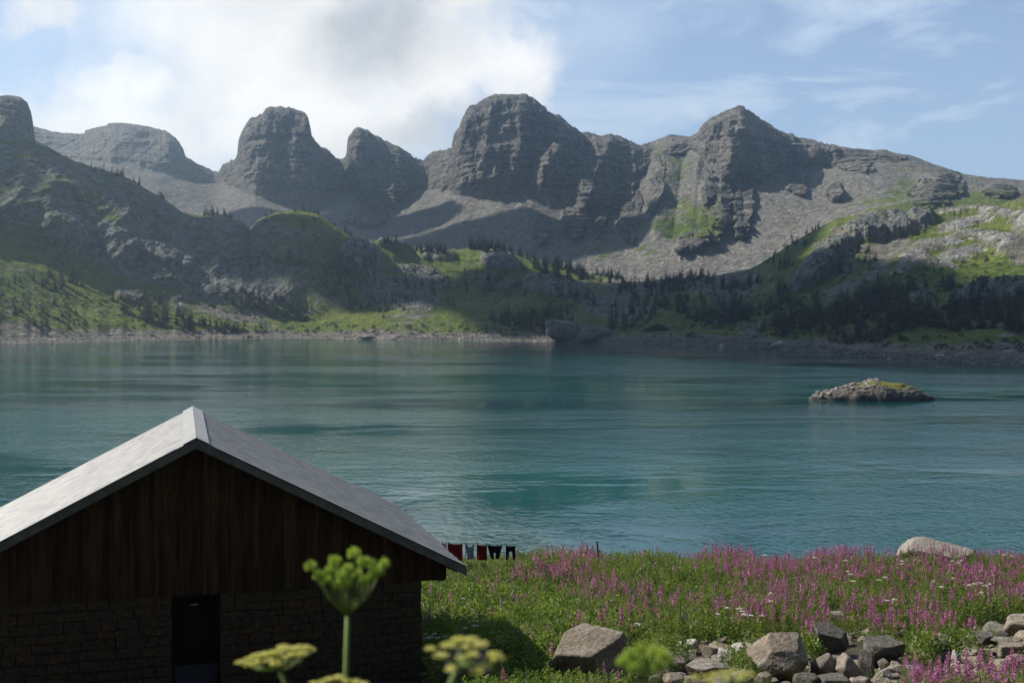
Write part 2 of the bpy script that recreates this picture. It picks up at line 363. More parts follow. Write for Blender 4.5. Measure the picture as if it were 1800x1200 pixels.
# scree: fans, streaks, boulders
sm = (1-cl_mask)*sstep(base_row-30, base_row+10, rr)
dz = sm*(fbm(sx_*.006, sy_*.004, 0*sz_, 3)*16+fbm(sx_*.03, sy_*.008, 0*sz_+5, 3)*2.5+fbm(sx_*.09, sy_*.09, 0*sz_, 3)*1.6)
dz -= sm*np.clip(fbm(sx_*.035+9, sy_*.004, 0*sz_+2, 2, .5, True)-.6, 0, 1)*3
Y2 = Yg+dY; X2 = WX(PXg, Y2)+cl_mask*front*(fbm(sx_*.03+40, sy_*.01, sz_*.05, 4, .6, True)*7); Z2 = Zg+dz
# keep the height seen from the front when pushing the crags out
Z2 = np.where(rr >= crest_row, Z2+dY*(Zg-EYE)/Yg*.85*front, Z2)
PY2 = HZ-(Z2-EYE)*F/Y2
mask = np.zeros(Yg.shape+(4,), np.float32); mask[..., 3] = 1
# every patch below is a real patch of rock or turf
mask[..., 1] = cl_mask*.97
for e in [(1210,370,70,34,10,.8,.62),(1235,395,40,30,0,.5,.8),(1120,385,40,35,0,.8,.5),(1190,315,55,22,-35,.8,.5),(1060,385,24,24,0,.8,.5),(1720,350,120,22,3,.6,.75),(1570,350,90,30,-15,.8,.6),(1590,318,40,14,10,.8,.5),(480,240,80,50,0,.8,.35),(650,300,60,40,0,.8,.3),(60,330,120,50,25,.8,.35),(520,330,40,22,0,.8,.4),(1135,440,34,20,0,.8,.42),(1440,345,80,14,10,.8,.3),(1060,430,30,40,20,.8,.5),(1010,440,20,30,20,.7,.42),(1180,400,50,20,10,.7,.7),(1260,370,14,40,0,.8,.5),(1100,300,40,30,0,.8,.35),(1380,400,60,20,0,.8,.28),(1640,360,160,26,6,.8,.55),(1580,300,90,16,8,.8,.4),(1170,275,60,26,20,.8,.45),(700,430,80,16,0,.8,.3),(300,330,100,20,25,.8,.35),(880,300,30,20,0,.8,.3),(480,280,60,50,0,.9,.38),(680,310,50,40,0,.9,.4),(1640,372,120,14,0,.5,.8)]:
    mask[..., 0] = np.maximum(mask[..., 0], ell(PXg, PYg, *e[:6])*e[6])
mask[..., 0] = np.where(mask[..., 1] > .5, mask[..., 0]*.75, mask[..., 0])
V = np.stack([X2, Y2, Z2], -1).reshape(-1, 3)
far = link('mountains', make_mesh('mountains', V, gridfaces(nr, nc)[:, ::-1], M_far, True, {'mask': mask}))
tag(far, kind='structure')
FAR = (pxs, X2, Y2, Z2, PY2)

# the dark rock tower at the left edge, nearer than the range
tp = np.arange(-420, 75, 2.0)
tcr, tY = ctrl([(-420,330,1500),(-200,300,1500),(-60,215,1490),(-30,190,1480),(0,169,1470),(12,167,1470),(35,170,1475),(48,180,1480),(55,198,1500),(59,222,1540),(62,245,1590),(75,330,1660)], tp)
tcr = tcr+fbm(tp*.1, 0*tp, 0*tp, 3)*1.5
trow = [(tY+160, WZ(tcr, tY)-140), (tY+60, WZ(tcr, tY)-12), (tY, WZ(tcr, tY)), (tY-14, WZ(tcr+5, tY-14)), (tY-90, WZ(tcr+100, tY-90)), (tY-190, WZ(tcr+150, tY-190))]
ty, tz = sheet(tp, trow, [4, 5, 5, 70, 20])
tpx = np.broadcast_to(tp, ty.shape); tx = WX(tpx, ty); tr_ = np.arange(ty.shape[0])[:, None]+0*tx
fr_ = sstep(9, 20, tr_)
ty2 = ty-fr_*(fbm(tx*.02, ty*.01, tz*.008, 4, .6, True)*16+fbm(tx*.08, ty*.05, tz*.05, 3)*4+(lambda q: (sstep(0, .25, q-np.floor(q))-(q-np.floor(q))))(tz/9+tx*.01)*-6)
tm = np.zeros(ty.shape+(4,), np.float32); tm[..., 1] = .95; tm[..., 3] = 1
o = link('rock_tower', make_mesh('rock_tower', np.stack([WX(tpx, ty2), ty2, tz], -1).reshape(-1, 3), gridfaces(*ty.shape)[:, ::-1], M_far, True, {'mask': tm}))
tag(o, 'dark rounded rock tower rising at the left edge behind the ridge', 'rock tower', kind='structure')

# ------------------------------------------------------------------ valley: ridge, wooded hills, shores
VCREST = [(-900,200,950),(-500,200,1050),(-200,170,1130),(-60,200,1160),(0,222,1180),(30,235,1190),(70,252,1200),(130,283,1210),(180,298,1220),(230,318,1230),(280,345,1240),(320,375,1250),(345,380,1250),(385,378,1250),(425,390,1250),(440,404,1250),(452,388,1240),(480,374,1230),(520,369,1230),(560,374,1220),(580,392,1210),(605,415,1200),(640,430,1210),(690,424,1240),(720,432,1280),(760,440,1300),(830,436,1300),(885,438,1300),(930,452,1290),(1000,472,1280),(1060,486,1250),(1150,490,1200),(1250,486,1150),(1320,472,1100),(1350,455,1085),(1385,432,1070),(1420,410,1060),(1470,385,1040),(1500,378,1040),(1560,384,1030),(1600,376,1020),(1640,370,1020),(1720,372,1000),(1760,362,960),(1800,350,930),(1900,330,900),(2600,300,800)]
VMID = [(-900,470,600),(-500,445,830),(-200,430,940),(0,425,1000),(60,455,1000),(120,480,1005),(200,505,1010),(300,530,1020),(400,545,1030),(500,562,1035),(560,560,1040),(620,545,1060),(700,535,1060),(800,530,1060),(900,535,1050),(1000,540,1020),(1100,545,980),(1200,545,930),(1300,540,880),(1400,520,830),(1500,510,780),(1600,505,740),(1700,495,720),(1800,490,700),(2600,470,600)]
WL = [(-1500,660),(-900,640),(-400,618),(-100,608),(0,604),(100,601.5),(200,599),(300,597.5),(450,595),(540,594),(620,596),(700,597),(800,597),(900,598.5),(1000,601),(1100,604),(1200,607),(1300,610),(1350,612),(1450,618),(1520,627),(1600,633),(1700,639),(1800,643),(2000,655),(2600,700)]
vp = np.arange(-1500, 2600.1, 1.7)
vp = vp[(vp > -200) & (vp < 2000) | (np.arange(len(vp)) % 5 == 0)]
vc_p, vc_y = ctrl([(-1500,200,900)]+VCREST, vp); vm_p, vm_y = ctrl([(-1500,420,450)]+VMID, vp); wl = ctrl(WL, vp)[0]+fbm(vp*.03, 0*vp, 0*vp, 3)*.8
wy = EYE*F/(wl-HZ)
vc_p = vc_p+fbm(vp*.06, 0*vp, 0*vp+1, 4, .6)*3
beach = ctrl([(-900,14),(0,22),(150,30),(450,45),(560,30),(650,14),(1000,13),(1300,9),(1800,10),(2600,12)], vp)[0]
rows = [(vc_y+260, WZ(vc_p, vc_y)-85), (vc_y+40, WZ(vc_p, vc_y)-9), (vc_y, WZ(vc_p, vc_y)), (vm_y, WZ(vm_p, vm_y)), (wy+beach, 0*wy+3.2), (wy, 0*wy), (wy-50, 0*wy-8)]
Yg, Zg = sheet(vp, rows, [4, 5, 170, 110, 14, 5])
nr, nc = Yg.shape; rr = np.arange(nr)[:, None]+0*Yg
# round off the break of slope
K = np.exp(-np.linspace(-2, 2, 41)**2); K /= K.sum()
pad = lambda A: np.apply_along_axis(lambda c: np.convolve(np.pad(c, 20, mode='edge'), K, 'valid'), 0, A)
bw = sstep(12, 45, rr)*(1-sstep(9+170+110-25, 9+170+110-2, rr))
Yg = Yg+(pad(Yg)-Yg)*bw; Zg = Zg+(pad(Zg)-Zg)*bw
PXg = np.broadcast_to(vp, Yg.shape); Xg = WX(PXg, Yg); PYg = HZ-(Zg-EYE)*F/Yg
frontc = sstep(9, 22, rr); land = 1-sstep(9+170+110-8, 9+170+110+6, rr)
rock = np.zeros_like(Yg); grass = np.full_like(Yg, .74); palem = np.zeros_like(Yg)
# left ridge face: bare rock from the crest to the meadow
face = (1-sstep(430, 620, PXg))*sstep(9, 16, rr)*(1-sstep(9+120, 9+178, rr))
rock = np.maximum(rock, face*.9); grass = grass*(1-face*.42)
# spires between x=350 and 560
rock = np.maximum(rock, ell(PXg, PYg, 470, 425, 95, 45, 15)*.95)
for e, a in [((385,410,26,45),22),((425,415,18,45),18),((460,430,16,38),16),((500,435,20,34),16),((535,450,16,26),14),((330,410,22,40),16),((300,400,24,45),18),((210,370,36,60),26),((120,370,40,60),24),((60,330,40,60),20)]:
    Yg = Yg-ell(PXg, PYg, *e, 0, .8)*a
Yg = Yg-frontc*rock*(fbm(Xg*.009+Zg*.004, Yg*.003, Zg*.004, 3, .5, True)*34+fbm(Xg*.025, Yg*.008, Zg*.01, 4, .55, True)*14+fbm(Xg*.07, Yg*.03, Zg*.03, 3, .6, True)*5)
# knoll at 560 stands out with its own spur
Zg = Zg+ell(PXg, PYg, 600, 470, 60, 60, 0, .9)*8
bluffs = [(635,468,38,24,0,20,1),(690,432,28,10,0,10,1),(770,448,30,9,5,9,1),(878,462,34,14,8,12,1),(865,497,32,12,5,9,.8),(975,508,56,18,12,16,1),(700,520,70,26,10,8,.6),(750,490,50,16,15,8,.55),(1055,535,34,12,0,6,.7),(1548,402,62,20,-8,22,.9),(1442,468,66,17,-38,20,.95),(1620,385,22,12,0,12,.9),(1305,545,16,8,0,4,.8),(1750,515,70,14,-6,10,.9),(1620,525,26,7,0,4,.8),(1700,545,50,8,0,4,.6),(290,450,60,14,20,8,.6),(230,520,30,12,20,5,.6),(1320,580,24,6,0,4,.7)]
pales = [(1700,395,60,10,-8),(1620,400,30,7,-20),(1730,370,40,7,5),(1770,385,60,8,6),(1640,432,70,12,-15),(1735,420,60,14,8),(1610,455,30,22,-35),(1690,445,60,9,-12),(1800,395,30,10,0),(1760,350,40,8,0),(1650,470,40,8,5),(1590,475,22,14,-30),(1680,372,40,6,-5),(1850,380,60,20,0),(635,458,34,10,0),(880,460,30,10,10),(1765,432,24,16,0)]
bl_t = np.zeros_like(Yg)
for cx_, cy_, rx_, ry_, ro_, a, k in bluffs:
    e = ell(PXg, PYg, cx_, cy_, rx_, ry_, ro_, .35); rock = np.maximum(rock, e*k); Zg = Zg+e*a*.25; Yg = Yg-e*a; bl_t = np.maximum(bl_t, e)
for e in pales:
    q = ell(PXg, PYg, *e, .7); palem = np.maximum(palem, q*.60); Zg = Zg+q*1.6; Yg = Yg-q*3
grass = np.where(bl_t > .3, grass*.45, grass)
# turf, bare soil and scree patches
for e, k in [((170,520,200,60,16),.85),((60,470,90,40,25),.8),((640,560,120,25,2),.95),((520,575,90,14,4),.9),((700,450,150,30,8),.8),((820,470,120,30,10),.75),((510,385,50,22,20),.85),((600,430,40,40,30),.75),((1690,480,160,44,-6),.95),((1700,400,180,50,0),.8),((1540,500,80,30,-30),.85),((1400,440,70,22,-35),.75),((1560,378,90,12,0),.95),((1180,560,120,14,0),.8)]:
    grass = np.where(bl_t < .4, np.maximum(grass, ell(PXg, PYg, *e, .6)*k), grass)
for e, k in [((1480,440,44,30,-35),.8),((1560,440,44,22,-30),.65),((1500,500,60,10,-25),.6),((1100,545,60,14,0),.7),((1150,500,120,16,0),.5),((1280,500,60,22,0),.6),((700,550,70,20,20),.3),((1790,430,16,34,0),.7),((1100,520,30,10,0),.6),((400,555,120,12,14),.5),((350,480,200,40,16),.55)]:
    grass = grass*(1-ell(PXg, PYg, *e, .6)*k)
shore = sstep(9+170+110-16-10*fbm(Xg*.02, Yg*.02, 0*Xg, 2), 9+170+110-4, rr)
grass = grass*(1-shore)
grass = np.where(palem > .35, np.minimum(grass, .55), grass)
frg = np.clip(1-shore, 0, 1)*land
Zg = Zg+frg*(fbm(Xg*.011, Yg*.011, 0*Xg, 4)*7+fbm(Xg*.05, Yg*.05, 0*Xg+7, 4)*2.2)*sstep(9, 30, rr)*.9
Zg = Zg+land*sstep(0, 3, Zg)*fbm(Xg*.2, Yg*.2, 0*Xg+7, 3)*.5
Yg = Yg-frontc*rock*(fbm(Xg*.05, Yg*.02, Zg*.03, 4, .5, True)*4+fbm(Xg*.2, Yg*.1, Zg*.15, 3, .6)*.8)
palebump = np.clip(palem*1.6, 0, 1)
Zg = Zg+palebump*fbm(Xg*.1, Yg*.12, Zg*.1, 4, .6, True)*2.6
rockb = bl_t*frontc
Zg = Zg+rockb*fbm(Xg*.06, Yg*.06, 0*Xg, 4, .55, True)*4
Xg = WX(PXg, Yg); PYv = HZ-(Zg-EYE)*F/Yg
mask = np.stack([grass, rock, palem, 0*rock+1], -1)
val = link('hills', make_mesh('hills', np.stack([Xg, Yg, Zg], -1).reshape(-1, 3), gridfaces(nr, nc)[:, ::-1], M_val, True, {'mask': mask}))
tag(val, kind='structure')
vfirst = 9
def on_valley(x, y):
    """world point of the hill surface seen at photo position x, y (nearest crossing from the shore up)"""
    c = int(np.clip(np.searchsorted(vp, x), 1, len(vp)-1)); colp = PYv[vfirst:9+170+110+14, c][::-1]
    k = np.argmax(colp <= y) if (colp <= y).any() else len(colp)-1
    i = vfirst+len(colp)-1-k
    return Vector((float(WX(x, Yg[i, c])), float(Yg[i, c]), float(Zg[i, c])))

# base plain under everything
M_soil, t = material('soil'); pos = t.n('ShaderNodeNewGeometry').outputs['Position']
finish(t, t.mix(t.ramp(t.noise(pos, .8, 6), .35, .65), (.03, .027, .017), (.055, .048, .03)), .95, t.noise(pos, 6, 5), .08)
b = MB(); b.add([(-4200, -600, -12), (4200, -600, -12), (4200, 4600, -12), (-4200, 4600, -12)], [(0, 1, 2, 3)])
tag(b.build('plain', M_soil), kind='structure')

# ------------------------------------------------------------------ lake
M_lake, t = material('lake_water'); pos = t.n('ShaderNodeNewGeometry').outputs['Position']
w1 = t.noise(t.scale(pos, (1.25, .85, 1), (0, 0, R(6))), 1.0, 4, .5, .3)
w2 = t.noise(t.scale(pos, (.17, .13, 1), (0, 0, R(-8))), 1.0, 3, .5, .3)
patch = t.noise(t.scale(pos, (.006, .016, 1), (0, 0, R(20))), 1.0, 4, .6, .6)
patch2 = t.noise(t.scale(pos, (.03, .05, 1), (0, 0, R(-10))), 1.0, 4, .6, .4)
amp = t.math('ADD', t.ramp(patch, .40, .62, .10, 1.1), t.ramp(patch2, .45, .6, 0, .4))
hh = t.math('MULTIPLY', t.math('ADD', t.math('MULTIPLY', w1, .55), t.math('MULTIPLY', w2, .42)), amp)
deep = t.mix(t.ramp(t.noise(t.scale(pos, (.004, .009, 1)), 1.0, 4, .6, .5), .35, .65), (.0003, .029, .032), (.0006, .070, .063))
p = finish(t, deep, .05, hh, .27, 1.0, spec=.36)
p.inputs['IOR'].default_value = 1.33
xs = np.linspace(-2600, 2600, 60); ys = np.linspace(44, 2200, 60)
gx, gy = np.meshgrid(xs, ys); lake = link('lake', make_mesh('lake', np.stack([gx, gy, 0*gx], -1).reshape(-1, 3), gridfaces(60, 60), M_lake, True)); tag(lake, kind='structure')

# ------------------------------------------------------------------ near ground
GP = np.array([(-160,120),(-60,58),(-25,32),(-6,20.6),(0,18.35),(5,17.1),(10,15.9),(15,14.75),(20,13.35),(22,12.95),(25,12.55),(30,11.95),(36,11.3),(42,10.75),(45,10.3),(50,8.6),(60,5.0),(75,1.2),(90,-1.5),(110,-5),(130,-12)], float)
def gz(X, Y):
    X = np.asarray(X, float); Y = np.asarray(Y, float)
    z = np.interp(Y, GP[:, 0], GP[:, 1])
    fade = sstep(8, 18, Y)
    return z+fade*(fbm(X*.12, Y*.12, 0*X, 2)*.22+fbm(X*.5, Y*.5, 0*X+3, 2)*.05)
gx, gy = np.meshgrid(np.concatenate([np.linspace(-220, -22, 30), np.linspace(-21, 32, 230), np.linspace(34, 220, 30)]), np.concatenate([np.linspace(-160, 8, 50), np.linspace(8.5, 60, 220), np.linspace(61, 130, 30)]))
gr_ = link('ground', make_mesh('ground', np.stack([gx, gy, gz(gx, gy)], -1).reshape(-1, 3), gridfaces(*gx.shape), M_soil, True)); tag(gr_, kind='structure')
_Yl = np.linspace(17, 60, 800)
def on_ground(x, y):
    """world point of the near ground at photo position x, y"""
    X = WX(x, _Yl); zg = gz(X, _Yl); p_ = HZ-(zg-EYE)*F/_Yl
    i = int(np.argmax(p_ <= y)) if (p_ <= y).any() else len(_Yl)-1
    return Vector((float(X[i]), float(_Yl[i]), float(zg[i])))
#==PART2==
# ------------------------------------------------------------------ simple materials
def noisy(name, a, b, scale=4.0, rough=.85, bump=.01, spec=.3, sc=(1, 1, 1), transl=0, detail=5, lo=.35, hi=.65, metal=0, rand=0.0):
    m, t = material(name)
    pos = t.n('ShaderNodeTexCoord').outputs['Object'] if transl == 0 else t.n('ShaderNodeNewGeometry').outputs['Position']
    n = t.noise(t.scale(pos, sc), scale, detail, .6)
    c = t.mix(t.ramp(n, lo, hi), a, b)
    if rand:
        rnd = t.n('ShaderNodeObjectInfo').outputs['Random']
        c = t.mix(t.math('MULTIPLY', rnd, rand), c, tuple(x*.35 for x in a))
    finish(t, c, rough, n if bump else None, bump, 1, spec, metal, transl, c if transl else None)
    return m
# ------------------------------------------------------------------ cabin
M_roof = noisy('roof_metal', (.135, .138, .142), (.245, .243, .237), 1.4, .55, .004, .3, (.45, 5, 5), metal=.15, detail=8, lo=.3, hi=.6)
M_cap = noisy('ridge_metal', (.27, .268, .26), (.34, .335, .32), 3, .4, .002, .5)
M_fascia = noisy('fascia_board', (.10, .115, .105), (.16, .175, .16), 3, .7, .003, .3)
M_plank, t = material('brown_plank'); oc = t.n('ShaderNodeTexCoord').outputs['Object']
gr = t.noise(t.scale(oc, (9, 9, .7)), 1.4, 7, .65); wide = t.noise(t.scale(oc, (5.2, 1, .05)), 1.0, 2, .5)
finish(t, t.mix(t.ramp(wide, .4, .62), t.mix(t.ramp(gr, .35, .65), (.012, .006, .003), (.05, .024, .011)), t.mix(t.ramp(gr, .35, .65), (.03, .018, .007), (.085, .055, .02))), .8, gr, .006)
M_wstone, t = material('wall_stone'); oc = t.n('ShaderNodeTexCoord').outputs['Object']
cell = t.n('ShaderNodeTexNoise', {'Vector': oc, 'Scale': 2.3, 'Detail': 2.0}).outputs['Color']; n = t.noise(oc, 14, 6, .65)
finish(t, t.mix(t.ramp(n, .3, .7), t.mix(t.ramp(t.n('ShaderNodeSeparateColor', {0: cell}).outputs[0], .4, .6), (.085, .066, .038), (.12, .066, .032)), (.03, .034, .024)), .9, n, .02)
M_mortar = noisy('mortar', (.02, .02, .016), (.035, .034, .028), 12, .95, .01)
M_door = noisy('door_wood', (.006, .004, .003), (.014, .010, .007), 4, .8, .004, .2, (8, 8, .6))
M_kick = noisy('worn_blue_wood', (.03, .036, .042), (.05, .058, .066), 4, .8, .004, .3, (8, 8, .6))
CA = R(15.43); cab = empty('cabin', (-5.838, 22.077, 12.9), CA)
tag(cab, 'dark timber and stone cabin with a pale metal gable roof above the lake', 'cabin')
SL = 2.62/5.08; HWID = 4.22; EAVE = 5.05; APEX = 4.8; Y0, Y1 = -.32, 7.25
for s in (-1, 1):
    ny = 1100; nx_ = 14; ysr = np.linspace(Y0, Y1, ny); xr = np.linspace(.0, EAVE, nx_)
    gx, gy = np.meshgrid(xr, ysr)
    cor = .020*np.exp(-(((gy+.1) % .40-.20)/.022)**2)+.004*np.sin(gy*math.pi/.1) + np.where(np.abs((gx % 2.55)-2.5) < .2, .004, 0)
    sag = fbm(gx*.4+s, gy*.5, 0*gx, 2)*.012
    top = np.stack([s*gx, gy, APEX-gx*SL+cor+sag], -1).reshape(-1, 3)
    fc = gridfaces(ny, nx_); fc = fc if s > 0 else fc[:, ::-1]
    o = link('roof_panel', make_mesh('roof_panel', top, fc, M_roof, False), cab)
    so_ = o.modifiers.new('thick', 'SOLIDIFY'); so_.thickness = .05; so_.offset = -1
    b = MB()   # deck and rake board below the sheet
    def slab(y0, y1, x0, x1, dz0, dz1, B):
        vs = [(s*x, y, APEX-x*SL+dz) for x in (x0, x1) for y in (y0, y1) for dz in (dz0, dz1)]
        B.add(vs, [(0, 1, 3, 2), (4, 6, 7, 5), (0, 4, 5, 1), (2, 3, 7, 6), (0, 2, 6, 4), (1, 5, 7, 3)])
    slab(Y0+.035, Y1-.035, .02, EAVE-.03, -.13, -.056, b); b.build('roof_deck', M_plank, cab)
    b = MB(); slab(Y0-.012, Y0+.03, .0, EAVE+.01, -.17, -.012, b); b.build('fascia', M_fascia, cab, bevel=.004)
    b = MB(); slab(Y1-.03, Y1+.012, .0, EAVE+.01, -.2, -.012, b); b.build('fascia', M_fascia, cab, bevel=.004)
    b = MB(); slab(Y0-.02, Y0+.10, .36, EAVE+.015, .016, .024, b); b.build('verge_trim', M_cap, cab)
    b = MB(); slab(Y0-.02, Y1+.02, 0 if s > 0 else .003, .23, .024, .036, b); b.build('ridge_cap', M_cap, cab)
    for yy_ in np.arange(.25, 7.1, .85): b = MB(); slab(yy_-.05, yy_+.05, 4.3, EAVE-.06, -.25, -.132, b); b.build('rafter', M_plank, cab)
# boarded gables
random.seed(11)
for yf_, sgn in ((0.0, -1), (6.95, 1)):
    b = MB(); x = -4.72
    while x < 4.72:
        wd = random.uniform(.12, .17); x1 = min(x+wd-.006, 4.72); dep = random.uniform(.0, .012)
        for (z0, z1) in ((1.90, 3.84), (3.80, 9)):
            ztop = lambda q: min(APEX-abs(q)*SL-.14, z1)
            if min(ztop(x), ztop(x1)) <= z0 + .02 and max(ztop(x), ztop(x1)) <= z0+.02: continue
            pr = dep+(.02 if z0 > 3 else 0)
            ya, yb_ = (yf_-.03-pr, yf_+.03) if sgn < 0 else (yf_-.03, yf_+.03+pr)
            zb = z0+(random.uniform(-.015, .015) if z0 < 3 else 0)
            vs = [(q, y, z) for q in (x, x1) for y in (ya, yb_) for z in (zb, max(ztop(q), zb+.01))]
            b.add(vs, [(0, 1, 3, 2), (4, 6, 7, 5), (0, 4, 5, 1), (2, 3, 7, 6), (0, 2, 6, 4), (1, 5, 7, 3)])
        x += wd
    b.build('gable_boards', M_plank, cab)
def stone_wall(p0, p1, z0, z1, out, gaps=(), parent=cab):
    """courses of rough blocks along p0->p1, facing 'out'"""
    d = Vector((p1[0]-p0[0], p1[1]-p0[1])); L = d.length; d /= L
    bs = MB(); bm_ = MB(); z = z0
    def blk(B, a, c, za, zb, din, dout):
        j = lambda k: random.uniform(-k, k)
        vs = []
        for u_ in (a, c):
            for o_ in (din, dout):
                for q in (za, zb):
                    k = .012 if o_ == dout else 0
                    vs.append((p0[0]+d.x*(u_+j(k))+out[0]*(o_+j(k*.6)), p0[1]+d.y*(u_+j(k))+out[1]*(o_+j(k*.6)), q+j(k)))
        B.add(vs, [(0, 1, 3, 2), (4, 6, 7, 5), (0, 4, 5, 1), (2, 3, 7, 6), (0, 2, 6, 4), (1, 5, 7, 3)])
    segs = []; a = 0
    for g0, g1 in sorted(gaps): segs.append((a, g0)); a = g1
    segs.append((a, L))
    for a, c in segs: 
        vs = blk(bm_, a+.01, c-.01, z0, z1-.01, -.35, -.012)
    while z < z1-.05:
        h = min(random.uniform(.13, .21), z1-z)
        if z1-(z+h) < .08: h = z1-z
        for a, c in segs:
            u_ = a
            while u_ < c-.01:
                wd = random.uniform(.18, .52)
                if c-(u_+wd) < .14: wd = c-u_
                blk(bs, u_+.007, u_+wd-.007, z+.006, z+h-.006, -.05, random.uniform(.0, .035)); u_ += wd
        z += h
    w_ = bs.build('stone_wall', M_wstone, parent, bevel=.012); bm_.build('mortar', M_mortar, w_)
    return w_
stone_wall((-HWID, 0), (-.43, 0), -1.2, 1.96, (0, -1)); stone_wall((.43, 0), (HWID, 0), -1.2, 1.96, (0, -1))
stone_wall((HWID, .03), (HWID, 6.9), -1.6, 2.2, (1, 0)); stone_wall((-HWID, .03), (-HWID, 6.9), -1.6, 2.2, (-1, 0))
stone_wall((-HWID, 6.95), (HWID, 6.95), -1.9, 1.92, (0, 1))
b = MB(); x = -.43
while x < .42: b.box((x+.07, .2, .98), (.135, .04, 1.9)); x += .143
door = b.build('door', M_door, cab); b = MB(); b.box((0, .17, .28), (.8, .02, .56)); b.build('kick_panel', M_kick, door)
b = MB(); b.box((-.03, .165, 1.68), (.13, .02, .03)); b.build('latch', M_cap, door)
b = MB(); b.box((-.405, .12, .98), (.05, .2, 1.94)); b.box((.405, .12, .98), (.05, .2, 1.94)); b.box((0, .12, 1.93), (.86, .2, .05)); b.build('door_frame', M_door, cab)
b = MB(); b.box((0, .02, -.05), (.86, .5, .1)); b.build('door_sill', M_wstone, cab)
def cab_local(X, Y):
    dx, dy = X+5.838, Y-22.077; c, s = math.cos(CA), math.sin(CA)
    return dx*c+dy*s, -dx*s+dy*c

# ------------------------------------------------------------------ rocks
def ico(n):
    bm = bmesh.new(); bmesh.ops.create_icosphere(bm, subdivisions=n, radius=1)
    v = np.array([q.co[:] for q in bm.verts]); f = np.array([[q.index for q in p.verts] for p in bm.faces]); bm.free(); return v, f
ICO = {k: ico(k) for k in (2, 3, 4, 5, 6)}
def rock_verts(seed, nplanes=13, lod=5, rough=.03, flat=0.0):
    r = np.random.default_rng(seed); v, f = ICO[lod]
    n = r.normal(size=(nplanes, 3)); n /= np.linalg.norm(n, axis=1)[:, None]
    h = r.uniform(.62, 1.0, nplanes)
    if flat: n[0] = (r.uniform(-.25, .25), r.uniform(-.35, 0), 1); n[0] /= np.linalg.norm(n[0]); h[0] = .5
    d = v @ n.T; q = np.where(d > .02, h[None]/np.maximum(d, .02), 9)
    rad = -np.log(np.exp(-q*48).sum(1))/48
    rad = np.minimum(rad, 1.35)
    p = v*rad[:, None]
    o = seed*3.7
    p = p*(1+rough*(fbm(p[:, 0]*2.2+o, p[:, 1]*2.2, p[:, 2]*2.2, 4, .55)+.6*fbm(p[:, 0]*7+o, p[:, 1]*7, p[:, 2]*7, 3, .6, True)))[:, None]
    lo, hi = p.min(0), p.max(0)
    return (p-(lo+hi)/2)/(hi-lo), f
def rock_mat(name, a, b, lich=(.30, .29, .26), orange=.25, sc=1.0):
    m, t = material(name); oc = t.n('ShaderNodeTexCoord').outputs['Object']
    rnd = t.n('ShaderNodeObjectInfo').outputs['Random']
    oc = t.vmath('ADD', oc, t.n('ShaderNodeCombineXYZ', {0: t.math('MULTIPLY', rnd, 40.0)}).outputs[0])
    n1 = t.noise(oc, 1.6*sc, 6, .62); n2 = t.noise(oc, 9*sc, 6, .7); n3 = t.noise(oc, 34*sc, 5, .7)
    c = t.mix(t.ramp(n1, .35, .65), a, b); c = t.mix(t.ramp(n2, .35, .6, .55, 0), c, tuple(x*.38 for x in a))
    c = t.mix(t.math('MULTIPLY', t.ramp(n2, .52, .6), t.ramp(n1, .42, .6, .2, .9)), c, lich)
    if orange: c = t.mix(t.ramp(t.noise(oc, 3.1*sc, 6, .7), .55, .66, 0, orange), c, (.30, .17, .07))
    c = t.mix(t.ramp(n3, .5, .75, 0, .4), c, (.05, .048, .045))
    c = t.mix(t.math('MULTIPLY', rnd, .4), c, tuple(x*.6 for x in b))
    h = t.math('ADD', t.math('MULTIPLY', n2, 1.0), t.math('ADD', t.math('MULTIPLY', n3, .35), t.math('MULTIPLY', n1, 1.5)))
    finish(t, c, .9, h, .05/sc, 1.0, spec=.2); return m
M_tan = rock_mat('tan_rock', (.20, .165, .125), (.33, .285, .225), orange=.35)
M_grey = rock_mat('grey_rock', (.16, .14, .115), (.28, .25, .21), orange=.2)
M_pale = rock_mat('pale_rock', (.34, .32, .29), (.48, .46, .42), (.5, .48, .44), .06)
M_dark = rock_mat('dark_rock', (.085, .077, .066), (.16, .145, .125), (.2, .19, .17), .1)
M_wrock = rock_mat('whitish_rock', (.22, .20, .17), (.34, .315, .27), (.38, .36, .32), .15)
EXCL = []            # x, y, radius where plants do not grow
def rock(name, label, cat, cx, y0, y1, wpx, mat, seed, dep=.8, group=None, Y=None, rz=None, lod=5, planes=13, tilt=0, kind=None):
    """boulder seen between photo rows y0 (top) and y1 (bottom), wpx wide"""
    g_ = on_ground(cx, y1) if Y is None else Vector((WX(cx, Y), Y, float(gz(WX(cx, Y), Y))))
    w_ = wpx/F*g_.y; D = w_*dep; zt = WZ(y0, g_.y+D*.35); zb = g_.z-.12*(zt-g_.z)-.05-(.4 if 1600 < cx < 1700 and y1 < 1030 else 0)
    vs, f = rock_verts(seed, planes, lod, .055, flat=1 if seed % 2 else 0)
    if tilt: 
        c, s = math.cos(tilt), math.sin(tilt); vs = np.stack([vs[:, 0]*c-vs[:, 2]*s, vs[:, 1], vs[:, 0]*s+vs[:, 2]*c], -1); vs = vs/(vs.max(0)-vs.min(0)); vs -= (vs.max(0)+vs.min(0))/2
    vs = vs*np.array([w_, D, zt-zb])+np.array([0, 0, (zt-zb)/2])
    o = link(name, make_mesh(name, vs, f, mat, True), loc=(g_.x, g_.y+D*.5, zb))
    tag(o, label, cat, group, kind)
    EXCL.append((g_.x, g_.y+D*.5, max(w_, D)*(.42 if y1 > 1060 else .28), w_ if y1 > 1060 else 0))
    return o
